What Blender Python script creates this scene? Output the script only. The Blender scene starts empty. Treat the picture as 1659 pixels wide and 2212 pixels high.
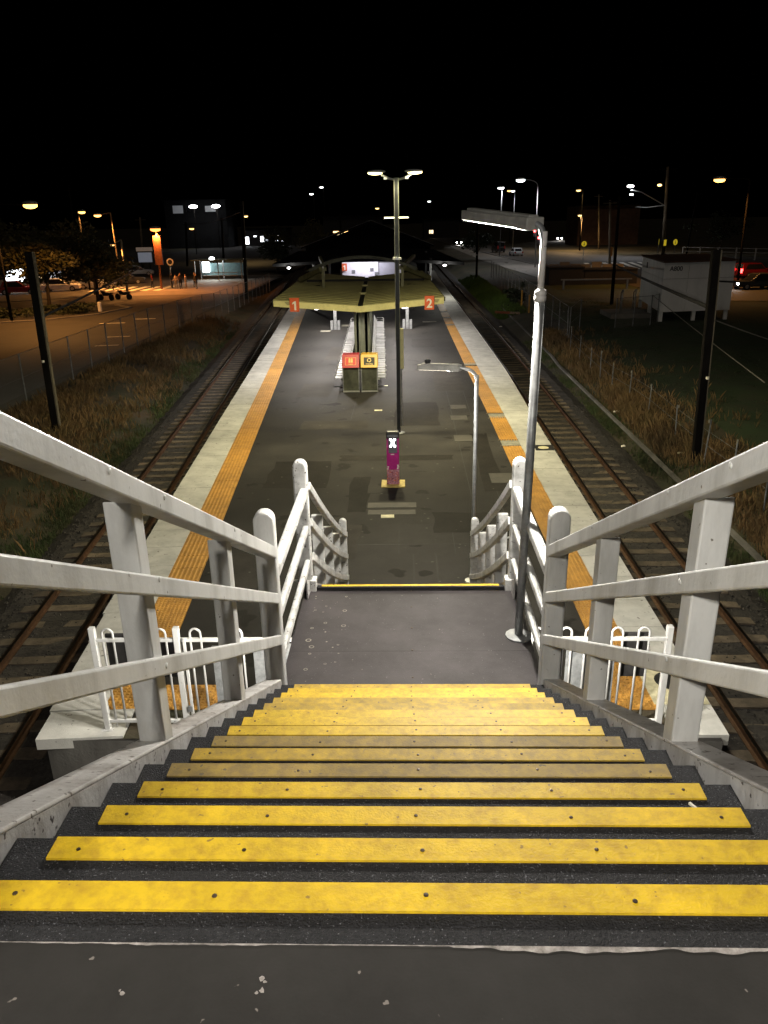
import bpy, math, random
import numpy as np
from mathutils import Matrix, Vector, Euler
random.seed(7); rng = np.random.default_rng(7)
R = math.radians
sc = bpy.context.scene
COL = sc.collection

# ------------------------------------------------------------------ camera
def make_camera():
    yaw, pitch, roll = R(-1.81), R(20.85), R(-1.08)
    F = Vector((math.sin(yaw)*math.cos(pitch), math.cos(yaw)*math.cos(pitch), -math.sin(pitch)))
    r0 = Vector((math.cos(yaw), -math.sin(yaw), 0)); u0 = r0.cross(F)
    r = math.cos(roll)*r0 + math.sin(roll)*u0; u = -math.sin(roll)*r0 + math.cos(roll)*u0
    cam = bpy.data.cameras.new('camera'); o = bpy.data.objects.new('camera', cam); COL.objects.link(o)
    m = Matrix((r, u, -F)).transposed().to_4x4(); m.translation = Vector((-.033, -1.335, 6.337))
    o.matrix_world = m
    cam.sensor_fit = 'VERTICAL'; cam.sensor_height = 24; cam.lens = 24*1662/2212
    cam.clip_start = .05; cam.clip_end = 2000
    sc.camera = o
make_camera()

# ------------------------------------------------------------------ night sky, added fill sun, exposure
w = bpy.data.worlds.new('World'); sc.world = w; w.use_nodes = True
nt = w.node_tree; nt.nodes.clear()
sky = nt.nodes.new('ShaderNodeTexSky'); sky.sky_type = 'NISHITA'; sky.sun_disc = False
sky.sun_elevation = R(-6); sky.sun_rotation = R(120)
bg = nt.nodes.new('ShaderNodeBackground'); bg.inputs['Strength'].default_value = .01
wo = nt.nodes.new('ShaderNodeOutputWorld')
nt.links.new(sky.outputs[0], bg.inputs['Color']); nt.links.new(bg.outputs[0], wo.inputs['Surface'])
fill_sun = bpy.data.lights.new('fill_sun', 'SUN'); fill_sun.energy = .06; fill_sun.angle = R(10); fill_sun.color = (1, .82, .66)  # warm fill added to lift the darkest areas and the tree fronts
mo = bpy.data.objects.new('fill_sun', fill_sun); COL.objects.link(mo); mo.rotation_euler = (R(35), R(12), 0)
vs = sc.view_settings; vs.view_transform = 'Standard'; vs.look = 'None'; vs.exposure = .8; vs.gamma = 1; vs.use_curve_mapping = False
sc.cycles.use_denoising = True; sc.cycles.max_bounces = 5; sc.cycles.sample_clamp_indirect = 3
sc.cycles.use_light_tree = True
try: sc.cycles.denoiser = 'OPENIMAGEDENOISE'
except Exception: pass

# ------------------------------------------------------------------ materials
MATS = {}
def mat(name, col, rough=.6, metal=0., var=.2, scale=6., col2=None, amt=.5, bump=0., bscale=60., streak=False, speck=None, spec=.5, alpha=None, emis=None, estr=0., rvar=0., objvar=0.):
    """principled material whose colour is broken up by world space noise"""
    if name in MATS: return MATS[name]
    m = bpy.data.materials.new(name); MATS[name] = m; m.use_nodes = True
    t = m.node_tree; b = t.nodes['Principled BSDF']; L = t.links
    b.inputs['Roughness'].default_value = rough; b.inputs['Metallic'].default_value = metal
    b.inputs['Specular IOR Level'].default_value = spec
    c = tuple(col)+(1,)
    if emis:
        b.inputs['Emission Color'].default_value = tuple(emis)+(1,); b.inputs['Emission Strength'].default_value = estr
    if alpha is not None: b.inputs['Alpha'].default_value = alpha
    geo = t.nodes.new('ShaderNodeNewGeometry')
    mp = t.nodes.new('ShaderNodeMapping'); L.new(geo.outputs['Position'], mp.inputs[0])
    if streak: mp.inputs['Scale'].default_value = (1, 1, .22)
    n1 = t.nodes.new('ShaderNodeTexNoise'); n1.inputs['Scale'].default_value = scale; n1.inputs['Detail'].default_value = 8; n1.inputs['Roughness'].default_value = .65
    L.new(mp.outputs[0], n1.inputs['Vector'])
    rp = t.nodes.new('ShaderNodeValToRGB'); L.new(n1.outputs['Fac'], rp.inputs[0])
    e = rp.color_ramp.elements
    if col2 is None: col2 = tuple(x*(1-var*2) for x in col)
    e[0].position = amt-.12; e[0].color = tuple(col2)+(1,); e[1].position = amt+.14; e[1].color = c
    out = rp.outputs[0]
    n2 = t.nodes.new('ShaderNodeTexNoise'); n2.inputs['Scale'].default_value = scale*.17; n2.inputs['Detail'].default_value = 4
    L.new(geo.outputs['Position'], n2.inputs['Vector'])
    mx = t.nodes.new('ShaderNodeMix'); mx.data_type = 'RGBA'; mx.blend_type = 'MULTIPLY'; mx.inputs[0].default_value = 1
    r2 = t.nodes.new('ShaderNodeValToRGB'); r2.color_ramp.elements[0].position = .3; r2.color_ramp.elements[1].position = .7
    lo = 1-var*1.6; r2.color_ramp.elements[0].color = (lo, lo, lo, 1); r2.color_ramp.elements[1].color = (1, 1, 1, 1)
    L.new(n2.outputs['Fac'], r2.inputs[0]); L.new(out, mx.inputs[6]); L.new(r2.outputs[0], mx.inputs[7]); out = mx.outputs[2]
    if speck:   # small chips: (colour, scale, threshold)
        v = t.nodes.new('ShaderNodeTexNoise'); v.inputs['Scale'].default_value = speck[1]; v.inputs['Detail'].default_value = 2
        L.new(geo.outputs['Position'], v.inputs['Vector'])
        r3 = t.nodes.new('ShaderNodeValToRGB'); r3.color_ramp.elements[0].position = speck[2]; r3.color_ramp.elements[1].position = speck[2]+.03
        L.new(v.outputs['Fac'], r3.inputs[0])
        m3 = t.nodes.new('ShaderNodeMix'); m3.data_type = 'RGBA'; L.new(r3.outputs[0], m3.inputs[0]); L.new(out, m3.inputs[6]); m3.inputs[7].default_value = tuple(speck[0])+(1,)
        out = m3.outputs[2]
    if objvar:
        oi = t.nodes.new('ShaderNodeObjectInfo'); mr0 = t.nodes.new('ShaderNodeMapRange'); mr0.inputs['To Min'].default_value = 1-objvar; mr0.inputs['To Max'].default_value = 1
        L.new(oi.outputs['Random'], mr0.inputs['Value']); m5 = t.nodes.new('ShaderNodeMix'); m5.data_type = 'RGBA'; m5.blend_type = 'MULTIPLY'; m5.inputs[0].default_value = 1
        L.new(out, m5.inputs[6]); L.new(mr0.outputs[0], m5.inputs[7]); out = m5.outputs[2]
    L.new(out, b.inputs['Base Color'])
    if rvar:
        mr = t.nodes.new('ShaderNodeMapRange'); mr.inputs['To Min'].default_value = rough-rvar; mr.inputs['To Max'].default_value = rough+rvar
        L.new(n1.outputs['Fac'], mr.inputs['Value']); L.new(mr.outputs[0], b.inputs['Roughness'])
    if bump:
        n4 = t.nodes.new('ShaderNodeTexNoise'); n4.inputs['Scale'].default_value = bscale; n4.inputs['Detail'].default_value = 5
        L.new(geo.outputs['Position'], n4.inputs['Vector'])
        bp = t.nodes.new('ShaderNodeBump'); bp.inputs['Strength'].default_value = bump; bp.inputs['Distance'].default_value = .02
        L.new(n4.outputs['Fac'], bp.inputs['Height']); L.new(bp.outputs[0], b.inputs['Normal'])
    return m
def glow(name, col, s):
    if name in MATS: return MATS[name]
    m = bpy.data.materials.new(name); MATS[name] = m; m.use_nodes = True
    b = m.node_tree.nodes['Principled BSDF']; b.inputs['Base Color'].default_value = (.6, .6, .6, 1)
    b.inputs['Emission Color'].default_value = tuple(col)+(1,); b.inputs['Emission Strength'].default_value = s
    return m

PAINT = mat('weathered white paint', (.72, .72, .70), .42, 0, .14, 4, (.47, .465, .44), .42, .10, 30, True, ((.17, .155, .13), 26, .725))
PAINT2 = mat('chipped white paint', (.74, .74, .72), .5, 0, .12, 7, (.40, .40, .38), .42, .15, 30, False, ((.09, .075, .06), 24, .66))
STRING = mat('grimy stringer paint', (.66, .65, .64), .4, 0, .2, 7, (.33, .305, .28), .43, .2, 40, True, ((.06, .05, .045), 30, .66))
FLANGE = mat('worn flange paint', (.70, .68, .66), .35, 0, .22, 5, (.36, .33, .31), .42, .15, 40, False, ((.10, .085, .07), 26, .64))
YEL = mat('yellow nosing', (.83, .55, .012), .6, 0, .2, 26, (.60, .37, .02), .44, .14, 130, speck=((.30, .19, .03), 40, .70), objvar=.16)
YEL_W = mat('worn yellow nosing', (.66, .43, .025), .65, 0, .25, 22, (.42, .28, .045), .5, .14, 130, speck=((.22, .155, .05), 36, .68), objvar=.22)
YEL_D = mat('dirty yellow nosing', (.44, .30, .055), .7, 0, .25, 18, (.28, .195, .065), .5, .14, 130, speck=((.15, .115, .06), 36, .67), objvar=.1)
GRIT = mat('black grit tread', (.030, .030, .033), .75, 0, .2, 90, (.015, .015, .017), .5, .7, 190, speck=((.13, .13, .145), 150, .655), spec=.25)
DECK = mat('dark deck coating', (.039, .0365, .0335), .7, 0, .3, 3, (.028, .026, .0235), .5, .05, 140, speck=((.20, .18, .16), 34, .735), spec=.15)
LAND = mat('landing rubber', (.068, .060, .061), .6, 0, .36, 1.8, (.044, .039, .039), .5, .15, 160, speck=((.19, .18, .18), 60, .73), spec=.2)
WORN = mat('bare concrete edge', (.55, .50, .47), .8, 0, .3, 24, (.2, .18, .16), .5, .4, 60)
ASPH = mat('platform asphalt', (.057, .053, .047), .72, 0, .42, .8, (.037, .0345, .031), .5, .3, 120, speck=((.015, .0135, .0115), 1.3, .64), rvar=.1, spec=.12)
CONC = mat('concrete coping', (.62, .61, .56), .7, 0, .2, 2.2, (.44, .435, .40), .45, .2, 60, speck=((.20, .19, .17), 9, .68))
CONCW = mat('platform wall concrete', (.20, .19, .17), .85, 0, .3, 1.4, (.09, .085, .075), .5, .3, 30, True)
TACT = mat('tactile orange', (.54, .275, .045), .6, 0, .2, 4, (.38, .185, .03), .45, .1, 90, speck=((.22, .12, .04), 14, .68))
COVER = mat('cover plate', (.34, .32, .25), .7, 0, .2, 9, (.2, .19, .15), .5, .15, 80)
COVERD = mat('asphalt patch cover', (.075, .069, .056), .75, 0, .25, 5, (.055, .05, .042), .5, .2, 90)
BLACKP = mat('black paint', (.012, .012, .012), .6, 0, .2, 20)
CREAM = mat('cream paint', (.72, .66, .42), .6, 0, .15, 12)
BALL = mat('ballast', (.062, .053, .044), .9, 0, .4, 9, (.024, .021, .018), .5, 1.0, 22)
STONE = mat('ballast stone', (.10, .088, .072), .9, 0, .45, 6, (.035, .031, .026), .5, .3, 40)
SLEEP = mat('concrete sleeper', (.21, .165, .112), .9, 0, .4, 4, (.10, .078, .054), .5, .4, 30)
RAILM = mat('rusty rail', (.16, .085, .045), .55, .6, .3, 10, (.09, .045, .025), .5)
RAILT = mat('polished rail head', (.42, .38, .34), .28, 1, .2, 8)
SOIL = mat('verge soil', (.082, .058, .032), .95, 0, .4, .7, (.034, .040, .016), .5, .8, 14)
LAWN = mat('short lawn', (.030, .055, .016), .95, 0, .35, .9, (.045, .045, .018), .42, .9, 40)
ROAD = mat('road asphalt', (.068, .062, .056), .8, 0, .25, .5, (.05, .046, .042), .5, .3, 60)
FOOTP = mat('footpath concrete', (.26, .24, .21), .85, 0, .25, .8, (.18, .165, .145), .5, .2, 40)
GRASS_T = mat('dry grass', (.24, .14, .055), .9, 0, .45, 1.2, (.17, .115, .04), .5)
GRASS_G = mat('green weeds', (.052, .085, .02), .9, 0, .45, 1.3, (.10, .095, .03), .45)
GALV = mat('galvanised steel', (.42, .43, .43), .42, .35, .2, 9, (.26, .27, .27), .5, .05, 40)
GALVD = mat('dull grey steel', (.26, .27, .28), .5, .2, .2, 6, (.14, .145, .15), .5)
LTRAY = mat('lamp tray paint', (.36, .355, .33), .5, 0, .12, 9)
PIPEW = mat('white pole paint', (.74, .72, .70), .45, 0, .15, 5, (.5, .48, .46), .42, 0, 40, True)
TIMB = mat('weathered mast', (.014, .012, .010), .95, 0, .3, 5, (.008, .007, .006), .5, .4, 30, True, spec=.08)
TIMB2 = mat('timber power pole', (.24, .19, .12), .9, 0, .3, 5, (.13, .10, .065), .5, .4, 30, True)
CANOPY = mat('yellow canopy sheet', (.42, .395, .17), .5, 0, .18, 2.2, (.31, .29, .12), .45, .05, 40)
FASCIA = mat('pale yellow fascia', (.68, .63, .27), .5, 0, .12, 5, (.52, .48, .2), .4)
DGREEN = mat('dark olive steel', (.085, .088, .048), .5, .1, .2, 6)
GREEN = mat('olive green steel', (.21, .215, .115), .45, .1, .2, 6, (.14, .145, .08), .5)
BLACK = mat('matt black', (.012, .012, .013), .7, 0, .2, 5)
DARK = mat('dark sign back', (.035, .033, .032), .6, 0, .2, 12)
STEEL = mat('bare stainless steel', (.52, .52, .50), .28, .45, .12, 14)
BINBODY = mat('smoked bin panel', (.15, .155, .115), .2, .1, .4, 3, (.075, .08, .06), .5)
REDP = mat('red bin paint', (.50, .018, .022), .4, 0, .1, 20)
REDL = mat('bright red label', (.72, .05, .03), .5, 0, .1, 20)
YELP = mat('yellow bin paint', (.78, .44, .02), .4, 0, .1, 20)
LABK = mat('dark label', (.028, .024, .012), .6, 0, .1, 20)
LAY = mat('label yellow print', (.85, .62, .2), .6, 0, .05, 20)
ORSIGN = mat('orange sign board', (.74, .115, .022), .5, 0, .1, 12)
WPRINT = mat('white print', (.82, .78, .66), .6, 0, .05, 12)
PINK = mat('magenta panel', (.46, .015, .21), .4, 0, .1, 20, emis=(.46, .01, .2), estr=.0)
NAVY = mat('dark reader head', (.02, .022, .03), .35, 0, .1, 20)
GREYP = mat('reader grey face', (.16, .165, .18), .35, 0, .1, 30)
FLORAL = mat('pink flower print', (.66, .36, .42), .45, 0, .3, 24, (.24, .03, .06), .5, 0, 40, speck=((.62, .16, .05), 22, .58))
HUTW = mat('hut white panels', (.88, .88, .87), .6, 0, .1, 1.6, (.76, .76, .755), .42, .05, 30, True)
WALLW = mat('white rendered wall', (.78, .77, .80), .7, 0, .08, 3)
BRICK = mat('brown brick wall', (.20, .105, .058), .9, 0, .25, 1.2, (.13, .07, .04), .5, .2, 10)
ROOFD = mat('dark roof sheet', (.012, .012, .013), .9, 0, .2, 2, spec=.03)
GLASSD = mat('dark glass', (.02, .022, .025), .08, 0, .1, 5)
TYRE = mat('tyre rubber', (.015, .015, .015), .8, 0, .1, 10)
LEAF = mat('tree leaves', (.13, .105, .03), .7, 0, .4, .9, (.07, .075, .02), .5)
LEAF2 = mat('shrub leaves', (.035, .05, .018), .8, 0, .4, 1.5, (.02, .028, .01), .5)
BARK = mat('tree bark', (.09, .068, .045), .95, 0, .3, 6, None, .5, .5, 20)
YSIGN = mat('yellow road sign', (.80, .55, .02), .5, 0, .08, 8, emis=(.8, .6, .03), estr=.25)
RWRED = mat('red plastic', (.5, .03, .02), .4, 0, .1, 8)
CABLE = mat('black cable', (.014, .013, .012), .7, 0, .1, 8)
CABLEP = mat('pale cable', (.20, .19, .16), .7, 0, .1, 8)
def mesh_mat(name, col, alpha):
    m = bpy.data.materials.new(name); m.use_nodes = True; t = m.node_tree; t.nodes.clear()
    o = t.nodes.new('ShaderNodeOutputMaterial'); mixs = t.nodes.new('ShaderNodeMixShader'); tr = t.nodes.new('ShaderNodeBsdfTransparent')
    d = t.nodes.new('ShaderNodeBsdfDiffuse'); d.inputs[0].default_value = tuple(col)+(1,)
    mixs.inputs[0].default_value = alpha; t.links.new(tr.outputs[0], mixs.inputs[1]); t.links.new(d.outputs[0], mixs.inputs[2]); t.links.new(mixs.outputs[0], o.inputs[0])
    return m
CHAIN = mesh_mat('chain link wire', (.30, .29, .27), .16)

# ------------------------------------------------------------------ mesh helpers
class MB:
    def __init__(s): s.v = []; s.f = []; s.m = []; s.cur = 0
    def face(s, pts):
        i = len(s.v); s.v += [tuple(p) for p in pts]; s.f.append(tuple(range(i, i+len(pts)))); s.m.append(s.cur); return s
    def add(s, vs, fs):
        i = len(s.v); s.v += [tuple(p) for p in vs]
        for f in fs: s.f.append(tuple(i+k for k in f)); s.m.append(s.cur)
        return s
    def box(s, x0, x1, y0, y1, z0, z1):
        return s.add([(x0,y0,z0),(x1,y0,z0),(x1,y1,z0),(x0,y1,z0),(x0,y0,z1),(x1,y0,z1),(x1,y1,z1),(x0,y1,z1)],
                     [(0,3,2,1),(4,5,6,7),(0,1,5,4),(1,2,6,5),(2,3,7,6),(3,0,4,7)])
    def beam(s, a, b, wd, h, up=(0,0,1)):
        a = Vector(a); b = Vector(b); d = (b-a).normalized(); u = Vector(up); sd = d.cross(u)
        if sd.length < 1e-6: sd = d.cross(Vector((1,0,0)))
        sd.normalize(); u = sd.cross(d); vs = []
        for p in (a, b):
            for sx, sz in ((-1,-1),(1,-1),(1,1),(-1,1)): vs.append(p+sd*sx*wd/2+u*sz*h/2)
        return s.add(vs, [(3,2,1,0),(4,5,6,7),(0,1,5,4),(1,2,6,5),(2,3,7,6),(3,0,4,7)])
    def path(s, pts, prof, up=(0,0,1), cap=True):
        """sweep a 2D profile (side, up) along a polyline"""
        pts = [Vector(p) for p in pts]; n = len(prof); vs = []; fs = []
        for i, p in enumerate(pts):
            d = (pts[min(i+1, len(pts)-1)]-pts[max(i-1, 0)]).normalized()
            sd = d.cross(Vector(up))
            if sd.length < 1e-4: sd = d.cross(Vector((0,1,0)))
            sd.normalize(); u = sd.cross(d)
            vs += [p+sd*q[0]+u*q[1] for q in prof]
        for i in range(len(pts)-1):
            for k in range(n):
                a = i*n+k; b2 = i*n+(k+1) % n; fs.append((a, b2, b2+n, a+n))
        if cap: fs += [tuple(reversed(range(n))), tuple((len(pts)-1)*n+k for k in range(n))]
        return s.add(vs, fs)
    def tube(s, pts, r, n=8, r1=None):
        pts = [Vector(p) for p in pts]; vs = []; fs = []; k = len(pts); ref = Vector((0, 0, 1))
        d0 = (pts[1]-pts[0]).normalized()
        if abs(d0.z) > .9: ref = Vector((1, 0, 0))
        for i, p in enumerate(pts):
            d = (pts[min(i+1, k-1)]-pts[max(i-1, 0)]).normalized()
            sd = d.cross(ref)
            if sd.length < 1e-3: sd = d.cross(Vector((0, 1, 0)))
            sd.normalize(); u = sd.cross(d); rr = r if r1 is None else r+(r1-r)*i/(k-1)
            vs += [p+(sd*math.cos(2*math.pi*j/n)+u*math.sin(2*math.pi*j/n))*rr for j in range(n)]
        for i in range(k-1):
            for j in range(n):
                a = i*n+j; b2 = i*n+(j+1) % n; fs.append((a, b2, b2+n, a+n))
        fs += [tuple(reversed(range(n))), tuple((k-1)*n+j for j in range(n))]
        return s.add(vs, fs)
    def prism(s, poly, axis, a, b):
        """polygon extruded along an axis ('x': poly is (y,z), 'y': (x,z), 'z': (x,y))"""
        n = len(poly)
        def pt(p, t): return (t, p[0], p[1]) if axis == 'x' else ((p[0], t, p[1]) if axis == 'y' else (p[0], p[1], t))
        vs = [pt(p, a) for p in poly]+[pt(p, b) for p in poly]
        return s.add(vs, [tuple(reversed(range(n))), tuple(n+k for k in range(n))]+[(k, (k+1) % n, n+(k+1) % n, n+k) for k in range(n)])
    def lathe(s, c, prof, n=12):
        vs = []; fs = []
        for r_, z in prof: vs += [(c[0]+r_*math.cos(2*math.pi*j/n), c[1]+r_*math.sin(2*math.pi*j/n), c[2]+z) for j in range(n)]
        for i in range(len(prof)-1):
            for j in range(n):
                a = i*n+j; b2 = i*n+(j+1) % n; fs.append((a, b2, b2+n, a+n))
        fs += [tuple(reversed(range(n))), tuple((len(prof)-1)*n+j for j in range(n))]
        return s.add(vs, fs)
    def ellipsoid(s, c, rx, ry, rz, n=10, k=6):
        prof = [(math.sin(math.pi*i/k), -math.cos(math.pi*i/k)) for i in range(k+1)]; vs = []; fs = []
        for a, z in prof: vs += [(c[0]+rx*max(a, .02)*math.cos(2*math.pi*j/n), c[1]+ry*max(a, .02)*math.sin(2*math.pi*j/n), c[2]+rz*z) for j in range(n)]
        for i in range(k):
            for j in range(n):
                a = i*n+j; b2 = i*n+(j+1) % n; fs.append((a, b2, b2+n, a+n))
        return s.add(vs, fs)
    def mesh(s, name, mats, smooth=False):
        me = bpy.data.meshes.new(name); me.from_pydata(s.v, [], s.f)
        mats = mats if isinstance(mats, (list, tuple)) else [mats]
        for m in mats: me.materials.append(m)
        if len(mats) > 1: me.polygons.foreach_set('material_index', s.m)
        if smooth: me.polygons.foreach_set('use_smooth', [True]*len(me.polygons))
        me.update(); return me
def world_of(o):
    b = o.matrix_basis.copy() if False else Matrix.LocRotScale(o.location, o.rotation_euler, o.scale)
    return b if o.parent is None else world_of(o.parent) @ o.matrix_parent_inverse @ b
def tag(o, label=None, cat=None, group=None, kind=None):
    if label: o['label'] = label
    if cat: o['category'] = cat
    if group: o['group'] = group
    if kind: o['kind'] = kind
    return o
def link(name, me, parent=None, loc=(0,0,0), rz=0., scale=(1,1,1), local=False):
    o = bpy.data.objects.new(name, me); COL.objects.link(o); o.location = loc; o.rotation_euler = (0, 0, rz); o.scale = scale
    if parent:
        o.parent = parent
        if not local: o.matrix_parent_inverse = world_of(parent).inverted()
    return o
def build(name, mb, mats, parent=None, smooth=False, bevel=0., local=False, **k):
    o = link(name, mb.mesh(name, mats, smooth), parent, local=local)
    if bevel:
        b = o.modifiers.new('bevel', 'BEVEL'); b.width = bevel; b.segments = 2; b.limit_method = 'ANGLE'; b.angle_limit = R(40)
    return tag(o, **k)
def thing(name, loc, label, cat, group=None, rz=0., kind=None):
    o = bpy.data.objects.new(name, None); COL.objects.link(o); o.location = loc; o.rotation_euler = (0, 0, rz); o.empty_display_size = .2
    return tag(o, label, cat, group, kind)
def copy_tree(o, parent=None):
    c = o.copy(); COL.objects.link(c); c.parent = parent
    for ch in list(o.children): copy_tree(ch, c)
    return c
def text_mesh(txt, size, mtl, ext=.004):
    cu = bpy.data.curves.new('lettering', 'FONT'); cu.body = txt; cu.size = size; cu.extrude = ext; cu.offset = size*.022; cu.align_x = 'CENTER'; cu.align_y = 'CENTER'
    o = bpy.data.objects.new('lettering', cu); COL.objects.link(o)
    dg = bpy.context.evaluated_depsgraph_get(); me = bpy.data.meshes.new_from_object(o.evaluated_get(dg))
    bpy.data.objects.remove(o); bpy.data.curves.remove(cu)
    me.materials.clear(); me.materials.append(mtl); return me
def lamp(name, kind, loc, col, watt, parent=None, size=.2, size_y=None, target=None, spot=None, blend=.6):
    l = bpy.data.lights.new(name, kind); l.energy = watt; l.color = col
    if kind == 'AREA':
        l.size = size
        if size_y: l.shape = 'RECTANGLE'; l.size_y = size_y
    else: l.shadow_soft_size = size
    if kind == 'SPOT': l.spot_size = R(spot or 150); l.spot_blend = blend
    o = bpy.data.objects.new(name, l); COL.objects.link(o); o.location = loc
    d = Vector(target or (loc[0], loc[1], loc[2]-1))-Vector(loc)
    o.rotation_euler = d.to_track_quat('-Z', 'Y').to_euler()
    if parent: o.parent = parent; o.matrix_parent_inverse = world_of(parent).inverted()
    return o

WARM = (1, .95, .86); GREENY = (1, .89, .55); COOL = (.93, .92, 1); SODIUM = (1, .42, .10)

# ================================================================== the setting
def tl(y): return -6.77-.085*(y-10)
def tr(y): return float(np.interp(y, [-40, 10, 25, 35, 60, 100, 200], [5.6, 5.65, 5.72, 5.75, 5.6, 5.15, 4]))
def eL(y): return float(np.interp(y, [6.9, 8, 9.84, 11, 16.6, 27.2, 57.8, 110], [-4.92, -5.06, -5.24, -5.38, -5.84, -6.63, -8.86, -12.7]))
def iL(y): return -3.93-.0765*(y-11.2)
def eR(y): return float(np.interp(y, [7, 14.6, 25, 32.6, 45, 60, 97, 130], [4.12, 4.2, 4.29, 4.4, 4.3, 4.15, 3.77, 3.4]))
def bR(y): return float(np.interp(y, [7, 10.8, 25, 30, 45, 60, 97, 130], [3.43, 3.42, 3.33, 3.27, 3.12, 3.0, 2.84, 2.6]))
def smooth(t): t = min(max(t, 0.), 1.); return t*t*(3-2*t)
def hgt(x, y):
    dl = tl(y)-2.1-x; dr = x-(tr(y)+2.0); z = -1.42
    if dl > 0: z += .62*smooth(dl/2.6)
    if dr > 0: z += .55*smooth(dr/1.8)+.27*smooth((dr-1.8)/3)
    return z
def ground():
    xs = np.concatenate([np.linspace(-700, -60, 14), np.linspace(-55, -18, 16), np.linspace(-17, 17, 86), np.linspace(18, 60, 18), np.linspace(70, 700, 14)])
    ys = np.concatenate([np.linspace(-60, -6, 6), np.linspace(-4, 70, 120), np.linspace(74, 200, 24), np.linspace(230, 1200, 12)])
    mb = MB(); nx = len(xs)
    for y in ys:
        for x in xs:
            z = hgt(x, y)
            if abs(x) < 17 and (x < tl(y)-2.6 or x > tr(y)+2.4): z += .06*math.sin(x*1.7+y*.9)*math.sin(y*.53+x*.3)+random.uniform(-.03, .03)
            mb.v.append((x, y, z))
    for j in range(len(ys)-1):
        for i in range(nx-1):
            a = j*nx+i; mb.f.append((a, a+1, a+1+nx, a+nx))
            xc = (xs[i]+xs[i+1])/2; mb.m.append(1 if xc > 11 and xc < 60 and ys[j] < 90 else 0)
    build('ground', mb, [SOIL, LAWN], smooth=True, kind='structure', label='dark verge and open ground around the railway')
ground()

def sheet(name, pts, z, m, label):
    mb = MB(); mb.face([(x, y, z) for x, y in pts]); return build(name, mb, m, kind='structure', label=label)
# left forecourt and streets, right street
sheet('car_park_road', [(-17.3, 20), (-16.9, 110), (-60, 110), (-60, 20)], -.765, ROAD, 'asphalt car park road beyond the left fence')
sheet('street', [(-60, 104), (-17, 122), (-14, 260), (-60, 260)], -.758, ROAD, 'dark street climbing away on the left')
sheet('forecourt_paving', [(-30, 82), (-17.4, 82), (-17.4, 112), (-27, 112)], -.76, FOOTP, 'pale paved forecourt where people wait')
sheet('right_street', [(25, 66), (62, 60), (62, 128), (35, 150), (22, 200), (14, 330), (8, 330), (14, 200), (19, 135), (22, 96)], -.562, ROAD, 'asphalt street passing behind the white equipment hut')
sheet('right_footpath', [(16.2, 92), (21.6, 96), (18.6, 135), (13.6, 200), (11.5, 200), (13.2, 135)], -.556, FOOTP, 'pale footpath along the right street')
# zebra crossing on the right street
mb = MB()
for k in range(7):
    x = 25.6+k*1.35; mb.face([(x, 108, -.552), (x+.7, 108, -.552), (x+2.6, 124, -.552), (x+1.9, 124, -.552)])
build('crossing_marking', mb, WPRINT, kind='structure', label='white zebra crossing bars on the right street')
# red-lit crossing and lane marks left
mb = MB()
for k in range(6):
    x = -36+k*1.5; mb.face([(x, 88, -.752), (x+.75, 88, -.752), (x+.95, 94, -.752), (x+.2, 94, -.752)])
for (x, y, l) in [(-21.5, 60.5, 1.6), (-23.4, 58.0, 1.9), (-20.1, 50.5, 1.5), (-19.4, 46.6, 1.4)]:
    mb.face([(x, y, -.752), (x+l, y+.25, -.752), (x+l, y+.6, -.752), (x, y+.35, -.752)])
build('road_marking', mb, WPRINT, kind='structure', label='white painted bars on the left car park road')
# kerbs
def kerb(name, pts, z0, label):
    mb = MB(); mb.path([(x, y, z0) for x, y in pts], [(-.15, 0), (.15, 0), (.15, .13), (-.15, .13)]); build(name, mb, FOOTP, kind='structure', label=label)
kerb('kerb', [(-44, 75), (-38.5, 77.6), (-33.5, 81), (-31.3, 86)], -.8, 'pale kerb curving behind the street trees')
kerb('kerb', [(-60, 50), (-46, 55), (-34, 58.6), (-28.9, 60.7), (-25.9, 64.5), (-24.8, 69.5), (-27, 72)], -.8, 'kerb around the planted island left of the car park')
kerb('kerb', [(21.9, 96), (18.8, 135), (13.8, 200), (7.9, 330)], -.6, 'kerb along the footpath of the right street')

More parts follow.
